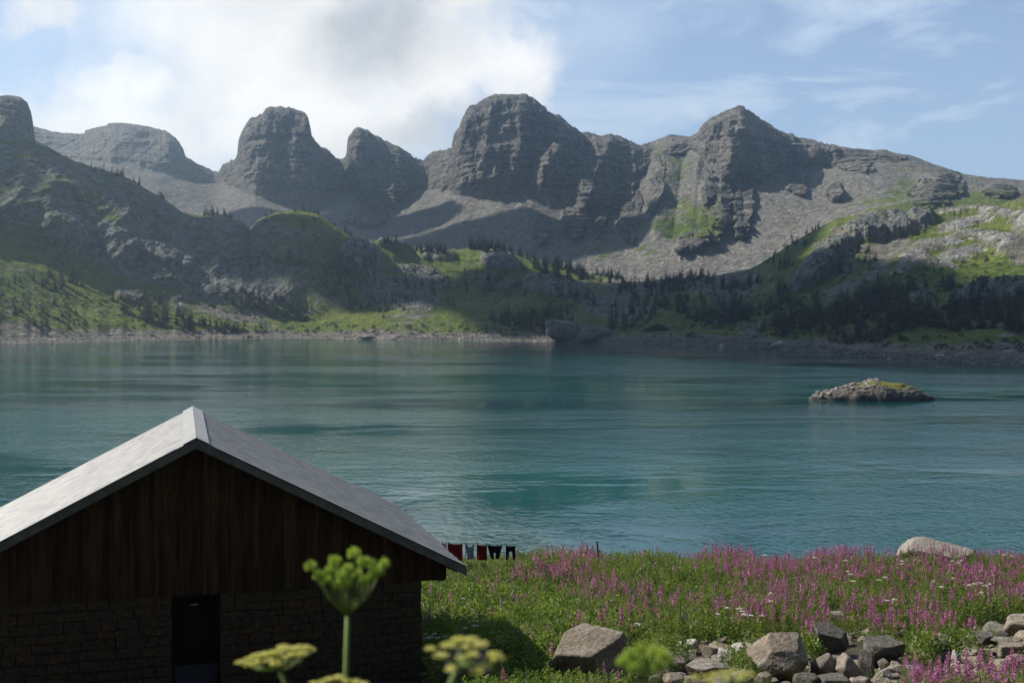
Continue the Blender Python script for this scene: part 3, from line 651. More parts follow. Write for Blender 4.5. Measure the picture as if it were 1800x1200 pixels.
RK = [
 ('boulder','largest tan boulder with a pointed right shoulder and dark front face, beside the cabin corner','boulder',1037,1106,1222,143,M_tan,15,.8),
 ('boulder','big brown boulder with flat sloping top in the middle of the rock pile','boulder',1379,1120,1200,110,M_tan,41,.8),
 ('boulder','whitish boulder at the lake edge of the meadow with pink fireweed in front','boulder',1660,951,1004,146,M_wrock,23,.6),
 ('boulder','dark two-humped boulder in shade against the leafy bush, behind the brown boulder','boulder',1466,1097,1158,70,M_dark,27,.8),
 ('boulder','dark flat-topped boulder overhanging the small stones','boulder',1563,1124,1176,78,M_dark,33,.9),
 ('rock','pale grey pointed slab, uppermost stone at the left end of the pile','rock',1212,1124,1150,36,M_pale,5,.8),
 ('rock','small brown stone behind the pale grey pointed slab','rock',1250,1135,1156,32,M_tan,6,.8),
 ('rock','square tan block with a flat lit top, leftmost of the pile','rock',1188,1152,1188,46,M_tan,7,.9),
 ('rock','brown wedge leaning behind the square tan block','rock',1217,1149,1176,42,M_grey,8,.9),
 ('rock','smooth cream rock left of the pitted pale rock','rock',1281,1142,1172,34,M_pale,9,.8),
 ('rock','pale rock pitted with dark holes, left of the brown boulder','rock',1314,1130,1160,52,M_pale,10,.7),
 ('rock','wide flat cracked slab low in the pile in front of the little cobbles','rock',1252,1166,1196,84,M_grey,11,.8),
 ('rock','rounded tan stone at the bottom edge below the square tan block','rock',1157,1184,1214,30,M_tan,12,.9),
 ('rock','blocky brown stone at the bottom edge, second from the left','rock',1186,1184,1214,38,M_tan,13,.9),
 ('rock','pinkish flat stone at the bottom edge under the cream umbel','rock',1222,1190,1216,46,M_tan,14,.9),
 ('rock','grey stone at the bottom edge beneath the wide flat slab','rock',1306,1180,1214,50,M_grey,16,.9),
 ('rock','pointed brown stone wedged under the brown boulder','rock',1345,1184,1214,32,M_tan,17,.9),
 ('cobble','small cobble between the brown wedge and the cream rock','rock',1243,1160,1174,22,M_grey,18,.8),
 ('cobble','tiny orange cobble beside the cream rock','rock',1257,1155,1168,16,M_tan,19,.8),
 ('cobble','flat cobble just above the wide cracked slab','rock',1262,1165,1178,20,M_pale,20,.8),
 ('rock','grey faceted rock with lit top, right beside the brown boulder','rock',1459,1149,1196,56,M_grey,22,.9),
 ('rock','tan square rock with a sunlit left face, left of the dark upright rock','rock',1495,1149,1198,46,M_tan,24,.9),
 ('rock','dark upright rock left of the overhanging dark boulder','rock',1527,1145,1192,36,M_dark,25,.9),
 ('rock','grey triangular stone under the overhanging dark boulder','rock',1558,1159,1180,26,M_grey,26,.8),
 ('rock','rounded stone below the grey triangular stone','rock',1558,1175,1200,26,M_pale,28,.8),
 ('rock','grey stone tucked right of the grey triangular stone','rock',1580,1163,1186,24,M_grey,29,.8),
 ('rock','pinkish rock half hidden by fireweed above the two-humped boulder','rock',1472,1075,1102,38,M_pale,30,.7),
 ('rock','small ochre rock in the leaves above the overhanging boulder','rock',1582,1104,1122,22,M_tan,31,.8),
 ('rock','dark rock with a lit crest right of the leafy bush','rock',1660,1116,1154,38,M_dark,35,.9),
 ('rock','small grey rock below the dark crested rock','rock',1669,1145,1170,24,M_grey,36,.8),
 ('rock','pale upright stone right of the small grey rock','rock',1684,1142,1174,17,M_pale,37,.8),
 ('rock','long dark slab lying right of the green clump','rock',1725,1113,1145,66,M_dark,39,.8),
 ('rock','blocky two-tone rock on top of the low wall at the right','rock',1760,1096,1124,52,M_grey,43,.8),
 ('rock','broad tan rock sloping out of the right edge','rock',1806,1084,1126,60,M_tan,45,.8),
 ('rock','long grey ledge stone under the blocky two-tone rock','rock',1772,1122,1136,70,M_grey,47,.6),
 ('rock','tan rubble stone in the pink flowers at the right edge','rock',1784,1131,1158,46,M_tan,49,.8),
 ('rock','brown stone under the long dark slab','rock',1710,1142,1166,36,M_tan,51,.8),
 ('rock','pale irregular stone among the nearest pink flowers','rock',1609,1170,1192,24,M_pale,53,.8),
 ('rock','pale rock at the right edge high in the meadow','rock',1793,1038,1062,34,M_pale,55,.8),
 ('rock','dark stone filling the gap below the grey faceted rock','rock',1470,1188,1216,60,M_dark,57,.8),
 ('rock','dark stone at the bottom edge right of the brown boulder','rock',1420,1184,1216,44,M_dark,59,.8),
 ('rock','grey stone at the bottom edge below the tan square rock','rock',1520,1190,1218,40,M_grey,61,.8),
 ('rock','low grey stone at the bottom edge left of the pointed brown stone','rock',1275,1192,1216,40,M_grey,63,.8),
]
for r_ in RK:
    big = r_[6] > 60
    rock(*r_[:9], dep=r_[9], lod=6 if big else 4, planes=15 if big else 12)
# rubble between the named stones: gravelly ground cover
def rubble(name, n, region, mats, smin, smax, surf):
    V = []; Fc = []; o = 0
    protos = [rock_verts(200+i, 10, 2, .02) for i in range(6)]
    for i in range(n):
        p_ = surf(*region()); 
        if p_ is None: continue
        v_, f_ = protos[i % 6]; s_ = random.uniform(smin, smax)*random.uniform(.5, 1); a = random.random()*6.28
        c, s = math.cos(a), math.sin(a); q = v_*np.array([s_, s_*random.uniform(.6, 1), s_*random.uniform(.4, .8)])
        q = np.stack([q[:, 0]*c-q[:, 1]*s, q[:, 0]*s+q[:, 1]*c, q[:, 2]], -1)+np.array(p_)
        V.append(q); Fc.append(f_+o); o += len(v_)
    ob = link(name, make_mesh(name, np.concatenate(V), np.concatenate(Fc), mats, False)); return ob
def belt():
    x = random.uniform(1120, 1830); return x, random.uniform(1132-(x-1120)*.045, 1235)
ob = rubble('rubble', 420, belt, M_tan, .2, .75, on_ground)
tag(ob, 'small loose stones filling the gaps of the rock pile', 'rubble', kind='stuff')
# dark shaded boulder with a slate blue panel by the cabin corner
rock('boulder', 'black shaded boulder under the slate blue panel by the cabin corner', 'boulder', 818, 1160, 1225, 92, M_dark, 71, .8)
M_panel = noisy('blue_panel', (.045, .06, .10), (.06, .08, .125), 6, .5, .002, .4)
pg = on_ground(818, 1190); pnl = empty('panel', (pg.x, pg.y+.3, WZ(1150, pg.y+.3)-.02))
pnl.rotation_euler = (R(38), R(12), R(-12))
b = MB(); b.box((0, 0, 0), (.74, .66, .03)); b.build('board', M_panel, pnl, bevel=.004)
b = MB(); b.box((0, .33, 0), (.78, .03, .05)); b.box((0, -.33, 0), (.78, .03, .05)); b.box((.375, 0, 0), (.03, .62, .05)); b.box((-.375, 0, 0), (.03, .62, .05)); b.build('frame', M_dark, pnl)
tag(pnl, 'slate blue flat panel lying tilted on the black shaded boulder', 'panel')
EXCL.append((pg.x, pg.y, .7, 1.0))

# ------------------------------------------------------------------ laundry and post
M_post = noisy('post_wood', (.05, .04, .03), (.11, .09, .07), 5, .9, .004, .2, (8, 8, 1))
LY = 40.0
def lp(x, y): return Vector((WX(x, LY), LY, WZ(y, LY)))
cp_ = Vector((WX(1051, 41), 41, 0)); b = MB(); gzp = float(gz(cp_.x, 41))
b.tube([(cp_.x+.03, 41, gzp-.2), (cp_.x+.02, 41, gzp+.8), (cp_.x-.035, 41, WZ(951, 41))], [.04, .036, .03], 8)
tag(b.build('fence_post', M_post), 'thin leaning wooden post at the lake edge of the meadow', 'post')
b = MB(); a0 = lp(735, 950); b.tube([(a0.x, LY, float(gz(a0.x, LY))-.2), (a0.x, LY, a0.z)], .04, 8)
tag(b.build('line_post', M_post), 'wooden post behind the cabin corner holding the washing line', 'post')
def line_z(x): 
    tt = (x-735)/(1051-735); return 950+(957-950)*tt+9*4*tt*(1-tt)*.55
b = MB(); b.tube([lp(x, line_z(x)) if x < 1045 else Vector((cp_.x-.02, 41, WZ(957, 41))) for x in np.linspace(735, 1051, 30)], .007, 4, False)
M_line = noisy('cord', (.25, .25, .24), (.35, .35, .33), 8, .8, 0)
tag(b.build('washing_line', M_line), 'thin cord strung above the flowers with clothes pegged on it', 'washing line')
def cloth(name, label, cat, x0, x1, y1, prof, ca, cb):
    """prof(u, v) -> (du, dv, keep) with u,v in 0..1"""
    m = noisy('cloth_'+name, ca, cb, 5, .9, .002, .1, transl=.25)
    nu, nv = 22, 24; vs = []; idx = {}; fs = []
    for j in range(nv+1):
        for i in range(nu+1):
            u_, v_ = i/nu, j/nv; xx = x0+(x1-x0)*u_; yt = line_z(xx)
            p_ = prof(u_, v_); xq = x0+(x1-x0)*p_[0]; yq = yt+(y1-yt)*p_[1]+ (1.2*math.sin(u_*math.pi) if v_ == 0 else 1.2*math.sin(u_*math.pi)*(1-v_))
            q = lp(xq, yq); q.y += .035*math.sin(u_*9+v_*2)*v_+.02*math.sin(u_*21)*v_
            idx[i, j] = len(vs); vs.append(q)
    for j in range(nv):
        for i in range(nu):
            if prof((i+.5)/nu, (j+.5)/nv)[2]: fs.append((idx[i, j], idx[i+1, j], idx[i+1, j+1], idx[i, j+1]))
    b = MB(); b.add(vs, fs); o = b.build(name, m, smooth=True); s_ = o.modifiers.new('thick', 'SOLIDIFY'); s_.thickness = .006
    tag(o, label, cat, 'clothes on the washing line'); 
    for u_ in (.06, .94):
        xx = x0+(x1-x0)*u_; q = lp(xx, line_z(xx)); k = MB(); k.box((q.x, q.y-.012, q.z+.025), (.018, .012, .085)); k.box((q.x, q.y+.012, q.z+.025), (.018, .012, .085)); pg_ = k.build('clothes_peg', M_cap)
        PEGS.append((pg_, label))
    return o
PEGS = []
sq = lambda u_, v_: (u_, v_, True)
cloth('towel', 'dark red towel pegged next to the roof eave', 'towel', 787, 813, 985, sq, (.17, .015, .02), (.24, .025, .03))
cloth('shirt', 'pale blue grey top with sagging neckline on the line', 'shirt', 817, 834, 982, lambda u_, v_: (.5+(u_-.5)*(1.0-.15*math.sin(v_*3)), v_, not (abs(u_-.5) < .28 and v_ < .16-.4*abs(u_-.5))), (.22, .30, .38), (.30, .38, .46))
cloth('towel', 'dark red towel pegged between the pale blue top and the black shorts', 'towel', 838, 856, 984, sq, (.14, .012, .018), (.20, .02, .025))
cloth('shorts', 'black shorts tapering down from the line', 'shorts', 856.5, 883, 982, lambda u_, v_: (.5+(u_-.5)*(1-.45*v_), v_, not (abs(u_-.5) < .07 and v_ > .55)), (.008, .008, .01), (.015, .014, .018))
cloth('trousers', 'black trousers with two separate legs at the right end of the line', 'trousers', 889, 906, 984, lambda u_, v_: (u_, v_, not (abs(u_-.5) < .09+.14*v_ and v_ > .38)), (.008, .008, .01), (.016, .014, .018))
cloth('cloth', 'small pale pink cloth almost hidden by the roof eave', 'cloth', 777, 785, 966, sq, (.5, .36, .38), (.6, .45, .46))
for i, (p_, l_) in enumerate(PEGS):
    tag(p_, 'white clothes peg gripping the '+l_.split(' pegged')[0].split(' tapering')[0].split(' with')[0].split(' almost')[0]+(', left one' if i % 2 == 0 else ', right one')+({0: '', 1: '', 4: ' beside the shorts', 5: ' beside the shorts'}.get(i, '')), 'clothes peg', 'pegs on the washing line')
for x, l_ in ((949, 'white clothes peg on the bare cord, nearest the trousers'), (962, 'white clothes peg on the bare cord, right of another bare one'), (989, 'white clothes peg on the bare cord, nearest the leaning post')):
    q = lp(x, line_z(x)); k = MB(); k.box((q.x, q.y-.012, q.z+.02), (.018, .012, .085)); k.box((q.x, q.y+.012, q.z+.02), (.018, .012, .085))
    tag(k.build('clothes_peg', M_cap), l_, 'clothes peg', 'pegs on the washing line')

# ------------------------------------------------------------------ meadow plants
def leafmat(name, a, b, tr=.4, rough=.55, scale=1.3, boost=1.4):
    m, t = material(name); pos = t.n('ShaderNodeNewGeometry').outputs['Position']
    n = t.noise(pos, scale, 5, .65); n2 = t.noise(pos, 23, 3, .6)
    c = t.mix(t.ramp(t.math('ADD', t.math('MULTIPLY', n, .6), t.math('MULTIPLY', n2, .4)), .38, .62), a, b)
    finish(t, c, rough, spec=.35, transl=tr, tcol=t.mix(0.0, c, c) if boost == 1 else t.vmath('MULTIPLY', c, (boost, boost, boost*.7)))
    return m
M_leaf = leafmat('fireweed_leaf', (.06, .105, .014), (.19, .24, .032))
M_leaf2 = leafmat('broad_leaf', (.05, .10, .016), (.18, .24, .038))
M_pink = leafmat('fireweed_flower', (.36, .095, .27), (.54, .23, .43), .35, .6, 2.0, 1.1)
M_stem = leafmat('red_stem', (.10, .05, .02), (.17, .10, .04), .1)
M_dry = leafmat('seed_stalk', (.20, .11, .06), (.30, .17, .10), .3)
M_white = leafmat('white_flower', (.62, .62, .50), (.75, .75, .66), .2, .6, 3, 1)
MATS = [M_leaf, M_pink, M_stem, M_dry, M_leaf2, M_white]
class Q:
    def __init__(s): s.v = []; s.m = []
    def leaf(s, p, d, wv, m, mid=.45):
        p, d, wv = map(np.asarray, (p, d, wv)); s.v.append(np.array([p, p+d*mid-wv, p+d, p+d*mid+wv])); s.m.append(m)
    def arr(s):
        v = np.concatenate(s.v); return v, np.arange(len(v)).reshape(-1, 4), np.array(s.m)
def rdir(r): 
    a = r.uniform(0, 6.283); return np.array([math.cos(a), math.sin(a), 0.])
def fireweed_parts(seed, bloom=1.0, h=None):
    r = np.random.default_rng(seed); h = h or r.uniform(.75, 1.1)
    st, lf, fl = Q(), Q(), Q(); lean = np.array([r.uniform(-.06, .06), r.uniform(-.06, .06), 0])
    ax = lambda z: np.array([0, 0, z*h])+lean*(z*z)
    for k in range(3):
        for wv in ((.004, 0, 0), (0, .004, 0)):
            a_, b_ = ax(k/3), ax((k+1)/3); w_ = np.array(wv)
            st.v.append(np.array([a_-w_, b_-w_*.7, b_+w_*.7, a_+w_])); st.m.append(2)
    top = .70 if bloom > 0 else .97
    n = int(42*(1 if bloom > 0 else 1.5))
    for i in range(n):
        z = .1+top*.9*i/n; a = i*2.4+r.uniform(-.4, .4); d = np.array([math.cos(a), math.sin(a), 0])
        L = r.uniform(.07, .12)*(1.15-.5*z/top); up = r.uniform(-.1, .9)
        lf.leaf(ax(z), (d+np.array([0, 0, up]))*L, np.array([-d[1], d[0], 0])*.0125+np.array([0, 0, r.uniform(-.004, .004)]), 0)
    if bloom > 0:
        nf = int(34*bloom)
        for i in range(nf):
            z = top+.02+(.93-top)*i/nf; d = rdir(r); c = ax(z)+d*(.034*(1-.45*(i/nf)))
            s_ = .0165*(1.15-.4*i/nf)*(1 if r.random() > .3 else 1.4); e1 = r.normal(size=3); e1 /= np.linalg.norm(e1); e2 = np.cross(e1, r.normal(size=3)); e2 /= np.linalg.norm(e2)+1e-6
            fl.leaf(c-e1*s_, e1*2*s_, e2*s_, 1, .5)
        for i in range(9):
            z = .92+.08*i/9; d = rdir(r); fl.leaf(ax(z), d*.02+np.array([0, 0, .01]), np.array([-d[1], d[0], 0])*.004, 1)
        for i in range(10):
            z = top-.06+.1*i/10; d = rdir(r); lf.leaf(ax(z), d*.055+np.array([0, 0, .03]), np.array([-d[1], d[0], 0])*.003, 3)
    return st, lf, fl
def merge(*qs):
    o = Q()
    for q in qs: o.v += q.v; o.m += q.m
    return o.arr()
FW = [merge(*fireweed_parts(i, 1.0)) for i in range(6)]
FG = [merge(*[q for q in fireweed_parts(50+i, 0, .8) if q.v]) for i in range(4)]
FD = [merge(*fireweed_parts(80+i, .35)) for i in range(3)]
def bush(seed, n=90, rx=.32, h=.6, ls=.045):
    r = np.random.default_rng(seed); q = Q()
    for i in range(n):
        d = r.normal(size=3); d /= np.linalg.norm(d); d[2] = abs(d[2]); rad = r.uniform(.55, 1)**.5
        p = np.array([d[0]*rx*rad, d[1]*rx*rad, .06+d[2]*h*rad]); e = d*.6+r.normal(size=3)*.5; e[2] -= .1; e /= np.linalg.norm(e); w_ = np.cross(e, r.normal(size=3)); w_ /= np.linalg.norm(w_)+1e-6
        L = ls*r.uniform(.8, 1.6); q.leaf(p, e*L*1.5, w_*L*.42, 4, .5)
    return q.arr()
BU = [bush(i) for i in range(5)]
def tuft(seed):
    r = np.random.default_rng(seed); q = Q()
    for i in range(22):
        d = rdir(r); p = d*r.uniform(0, .12); q.leaf(p, d*r.uniform(.03, .16)+np.array([0, 0, r.uniform(.2, .45)]), np.array([-d[1], d[0], 0])*.005, 0, .3)
    return q.arr()
TU = [tuft(i) for i in range(4)]
def place(lst, variants, out):
    """stack copies of plant variants: lst rows x, y, z, scale, lean"""
    for k, (v_, f_, m_) in enumerate(variants):
        sel = lst[k::len(variants)]
        if not len(sel): continue
        sel = np.asarray(sel); a = RNG.uniform(0, 6.283, len(sel)); c, s = np.cos(a)[:, None], np.sin(a)[:, None]
        x = v_[None, :, 0]*c-v_[None, :, 1]*s; y = v_[None, :, 0]*s+v_[None, :, 1]*c; z = v_[None, :, 2]+0*x
        sc = sel[:, 3][:, None]; lx = RNG.normal(0, .07, len(sel))[:, None]; ly = RNG.normal(0, .07, len(sel))[:, None]
        P = np.stack([sel[:, 0][:, None]+x*sc+lx*z*sc, sel[:, 1][:, None]+y*sc+ly*z*sc, sel[:, 2][:, None]+z*sc], -1)
        out.append((P.reshape(-1, 3), len(v_), f_, m_, len(sel)))
def build_stuff(name, out):
    V = []; Fc = []; Mi = []; o = 0
    for P, nv_, f_, m_, n in out:
        V.append(P); Fc.append((f_[None]+(np.arange(n)*nv_)[:, None, None]).reshape(-1, 4)+o); Mi.append(np.tile(m_, n)); o += len(P)
    return link(name, make_mesh(name, np.concatenate(V), np.concatenate(Fc), MATS, False, None, np.concatenate(Mi)))
N = 29500
cy_ = RNG.uniform(17.5, 49, N); cx_ = RNG.uniform(-9, 30, N)
sxp = 900+F*cx_/cy_; zg = gz(cx_, cy_); syp = HZ-(zg-EYE)*F/cy_
lx_, ly_ = cab_local(cx_, cy_)
ok = ~((lx_ > -5.2) & (lx_ < 4.45) & (ly_ > -30) & (ly_ < 7.3)) & (sxp > 560) & (sxp < 2400)
belt_top = 1140-(sxp-1120)*.07
inbelt = (sxp > 1105) & (syp > belt_top+6) & (syp < 1262) & (sxp < 1860) & ~((sxp > 1585) & (syp > 1212))
green_spots = [(1640, 1128, 40, 36), (1315, 1176, 26, 16), (1705, 1138, 16, 18), (1430, 1140, 30, 18), (1165, 1160, 40, 20), (1580, 1110, 40, 14), (1540, 1120, 20, 16), (1775, 1128, 14, 5)]
spot = np.zeros(N, bool)
for a, b_, c, d in green_spots: spot |= ((sxp-a)/c)**2+((syp-b_-14)/d)**2 < 1
ok &= (~inbelt) | spot
for ex, ey, er, ew in EXCL: ok &= ((cx_-ex)**2+(cy_-ey)**2 > er**2) & ~((np.abs(cx_-ex) < ew*.46) & (cy_ < ey) & (cy_ > ey-1.3*min(1, ew)))
dens = fbm(cx_*.35, cy_*.22, 0*cx_, 3)
u2 = RNG.uniform(size=N)
# where the fireweed blooms, where it is still green and where broad-leaved clumps stand
bl = .26+2.0*fbm(cx_*.3+9, cy_*.16, 0*cx_+2, 3, .5)
bl += np.where(sxp > 1250, .2, 0)-.9*sstep(1120, 740, sxp)*sstep(1040, 1150, syp)-.55*sstep(1240, 900, sxp)*(1-sstep(1005, 1050, syp))-.35*sstep(1090, 1170, syp)*(sxp < 1500)
bl -= .6*sstep(800, 740, sxp)
flower = (u2 < np.clip(bl, .04, .92)); fw_fore = syp > 1225
flower |= fw_fore & (sxp > 1560) & (u2 < .5); 
broad = ~flower & (RNG.uniform(size=N) < np.where((sxp < 1010) & (syp > 1050), .75, .22) + .5*spot)
scl = RNG.uniform(.7, 1.08, N)*np.where(syp > 1195, .85, 1)*(1+.45*np.clip(dens, -.6, .6))
scl = np.where((syp < 1012) & (dens < 0), scl*.8, scl)
rowsF = np.stack([cx_, cy_, zg-.04, scl], -1)
zpl = sxp*0
near = flower & ok & (sxp > 735) & (sxp < 1800)
cand = np.where(near)[0]; cand = cand[np.argsort(cy_[cand])][:290]
indiv = np.zeros(N, bool); indiv[cand] = True
out = []
place(rowsF[ok & flower & ~indiv], FW+FD, out); place(rowsF[ok & ~flower & ~broad], FG, out)
rb = rowsF[ok & broad].copy(); rb[:, 3] *= 1.05; place(rb, BU, out)
ob = build_stuff('meadow_plants', out); tag(ob, 'dense meadow of pink fireweed and green leaves sloping to the lake', 'flower meadow', kind='stuff')
# low undergrowth
N2 = 9000; gx2 = RNG.uniform(-9, 27, N2); gy2 = RNG.uniform(17, 50, N2); lx2, ly2 = cab_local(gx2, gy2)
s2 = 900+F*gx2/gy2; z2 = gz(gx2, gy2); p2 = HZ-(z2-EYE)*F/gy2
ok2 = ~((lx2 > -5.2) & (lx2 < 4.4) & (ly2 > -30) & (ly2 < 7.2)) & (s2 > 560) & (s2 < 2080)
ok2 &= (RNG.uniform(size=N2) < .12) | ~((s2 > 1105) & (p2 > 1140-(s2-1120)*.07) & (p2 < 1250))
for ex, ey, er, ew in EXCL: ok2 &= (gx2-ex)**2+(gy2-ey)**2 > er**2
out = []; r2 = np.stack([gx2, gy2, z2-.02, RNG.uniform(.7, 1.2, N2)], -1)[ok2]; h_ = len(r2)//2
place(r2[:h_], TU, out); r3 = r2[h_:].copy(); r3[:, 3] *= .6; place(r3, BU, out)
ob = build_stuff('grass', out); tag(ob, 'grass and low leaves under the fireweed', 'grass', kind='stuff')
# nearest fireweed plants, one object each
PR = []
for k in range(5):
    st, lf, fl = fireweed_parts(300+k, 1.0)
    ms = []
    for nm, q in (('fireweed', st), ('foliage', lf), ('flower_spike', fl)):
        v_, f_, m_ = q.arr(); ms.append(make_mesh(nm, v_, f_, MATS, False, None, m_))
    PR.append(ms)
for i, k in enumerate(cand):
    ms = PR[i % 5]; o = link('fireweed', ms[0], loc=(cx_[k], cy_[k], zg[k]-.03)); s_ = float(scl[k]); o.scale = (s_, s_, s_)
    o.rotation_euler = (random.gauss(0, .06), random.gauss(0, .06), random.random()*6.28)
    left_ = sxp[k] < 1100; low_ = sxp[k] > 1560 and syp[k] > 1195
    near_ = min(RK, key=lambda q: (q[3]-sxp[k])**2+(q[5]-syp[k])**2)
    size_ = 'tall' if scl[k] > .95 else 'short' if scl[k] < .8 else 'middling'
    if left_ or low_:
        a_, b_ = (735, 1100) if left_ else (1560, 1800); q_ = (sxp[k]-a_)/(b_-a_)
        pos_ = ['left end', 'left', 'middle', 'right', 'right end'][int(min(4, max(0, q_*5)))]
        dep_ = 'nearest us' if cy_[k] < (21.5 if left_ else 19.6) else 'further back'
        lab = f"{size_} pink fireweed {dep_}, {pos_} of the {'leafy growth beside the cabin' if left_ else 'patch below the rock pile'}"
    else:
        sh_ = near_[1].split(',')[0]
        for w_ in (' with ', ' filling', ' wedged', ' hidden', ' beside', ' under ', ' below', ' behind', ' in the ', ' sloping', ' tucked', ' among', ' high', ' half', ' leaning', ' at the', ' overhang', ' lying', ' on top', ' right', ' left', ' low'): sh_ = sh_.split(w_)[0] if len(sh_.split(w_)[0].split()) > 1 else sh_
        dx_ = sxp[k]-near_[3]; side_ = 'left of' if dx_ < -near_[6]*.4 else 'right of' if dx_ > near_[6]*.4 else 'behind' if cy_[k] > on_ground(near_[3], near_[5]).y else 'in front of'
        far_ = 'close ' if abs(dx_) < near_[6]*.8 else 'a little way ' if abs(dx_) < near_[6]*1.6 else 'well '
        lab = f"{size_} pink fireweed {far_}{side_} the {sh_}"
    lab = ' '.join(lab.split()[:16])
    tag(o, lab, 'fireweed', 'fireweed: '+lab)
    link('foliage', ms[1], o); link('flower_spike', ms[2], o)
# white flat-topped flowers in the meadow
def white_umbel(seed):
    r = np.random.default_rng(seed); st, fl = Q(), Q()
    for wv in ((.005, 0, 0), (0, .005, 0)):
        w_ = np.array(wv); st.v.append(np.array([-w_, np.array([0, 0, .95])-w_, np.array([0, 0, .95])+w_, w_])); st.m.append(0)
    for i in range(12):
        d = rdir(r); st.leaf([0, 0, .93], d*r.uniform(.03, .1)+np.array([0, 0, .06]), np.array([-d[1], d[0], 0])*.003, 0)
    for i in range(60):
        d = rdir(r)*r.uniform(0, .085); p = d+np.array([0, 0, 1.0-3*(d@d)+r.uniform(-.008, .008)]); e = rdir(r)*.013
        fl.leaf(p-e, e*2, np.array([-e[1], e[0], r.uniform(-.005, .005)]), 5, .5)
    for i in range(5):
        d = rdir(r); st.leaf([0, 0, .15+.1*i], d*.2+np.array([0, 0, .05]), np.array([-d[1], d[0], 0])*.05, 4)
    return st, fl
WU = []
for k in range(3):
    a, b_ = white_umbel(k); WU.append([make_mesh(n_, *q.arr()[:2], MATS, False, None, q.arr()[2]) for n_, q in (('cow_parsnip', a), ('flower_umbel', b_))])
for i, (x, y) in enumerate([(1345,975),(1432,979),(1487,984),(1490,1003),(1495,1008),(1555,1013),(1500,1020),(1545,1018),(1585,985),(1586,990),(1674,985),(1683,988),(1690,984),(1765,974),(1778,976),(1705,1027),(1713,1025),(1722,1023),(1740,1025),(1732,1028),(1655,1030),(1355,1041),(1355,1055),(1300,1068),(1305,1073),(1278,1067),(1308,1078),(1320,1080),(1262,1078),(1340,1080),(1560,1054),(1572,1052),(1675,1015),(1640,1020),(1725,1040),(1120,1095),(835,1098),(818,1102),(836,1090),(765,1112),(757,1118),(748,1113),(770,1119),(782,1117),(750,1120)]):
    Yy = 30.0
    for _ in range(14):     # stand on the ground with the umbel at that spot
        X_ = WX(x, Yy); zt = WZ(y, Yy); hgt = zt-float(gz(X_, Yy)); Yy += (.95-hgt)*3.0*-1 if False else (hgt-.95)*2.2
        Yy = min(max(Yy, 19), 46)
    X_ = WX(x, Yy); o = link('cow_parsnip', WU[i % 3][0], loc=(X_, Yy, float(gz(X_, Yy)))); s_ = max(.5, min(1.3, WZ(y, Yy)-float(gz(X_, Yy)))); q_ = random.uniform(.7, 1.0)
    o.scale = (q_, q_, s_); o.rotation_euler = (0, 0, random.random()*6.28); link('flower_umbel', WU[i % 3][1], o)
    lab = 'white flat flower head in the leafy growth beside the cabin wall' if x < 900 else 'white flat flower head among the pink fireweed right of the largest boulder'
    lab = lab if x < 900 else 'white flat flower head in the fireweed, '+('below the whitish boulder' if x > 1600 and y < 1000 else 'right part of the meadow' if x > 1630 else 'mid meadow near the lake edge' if y < 1025 else 'centre right of the meadow' if x > 1500 else 'above the brown boulder' if x > 1330 else 'above the pale pointed slab')
    tag(o, lab, 'cow parsnip', 'white flower heads: '+lab)

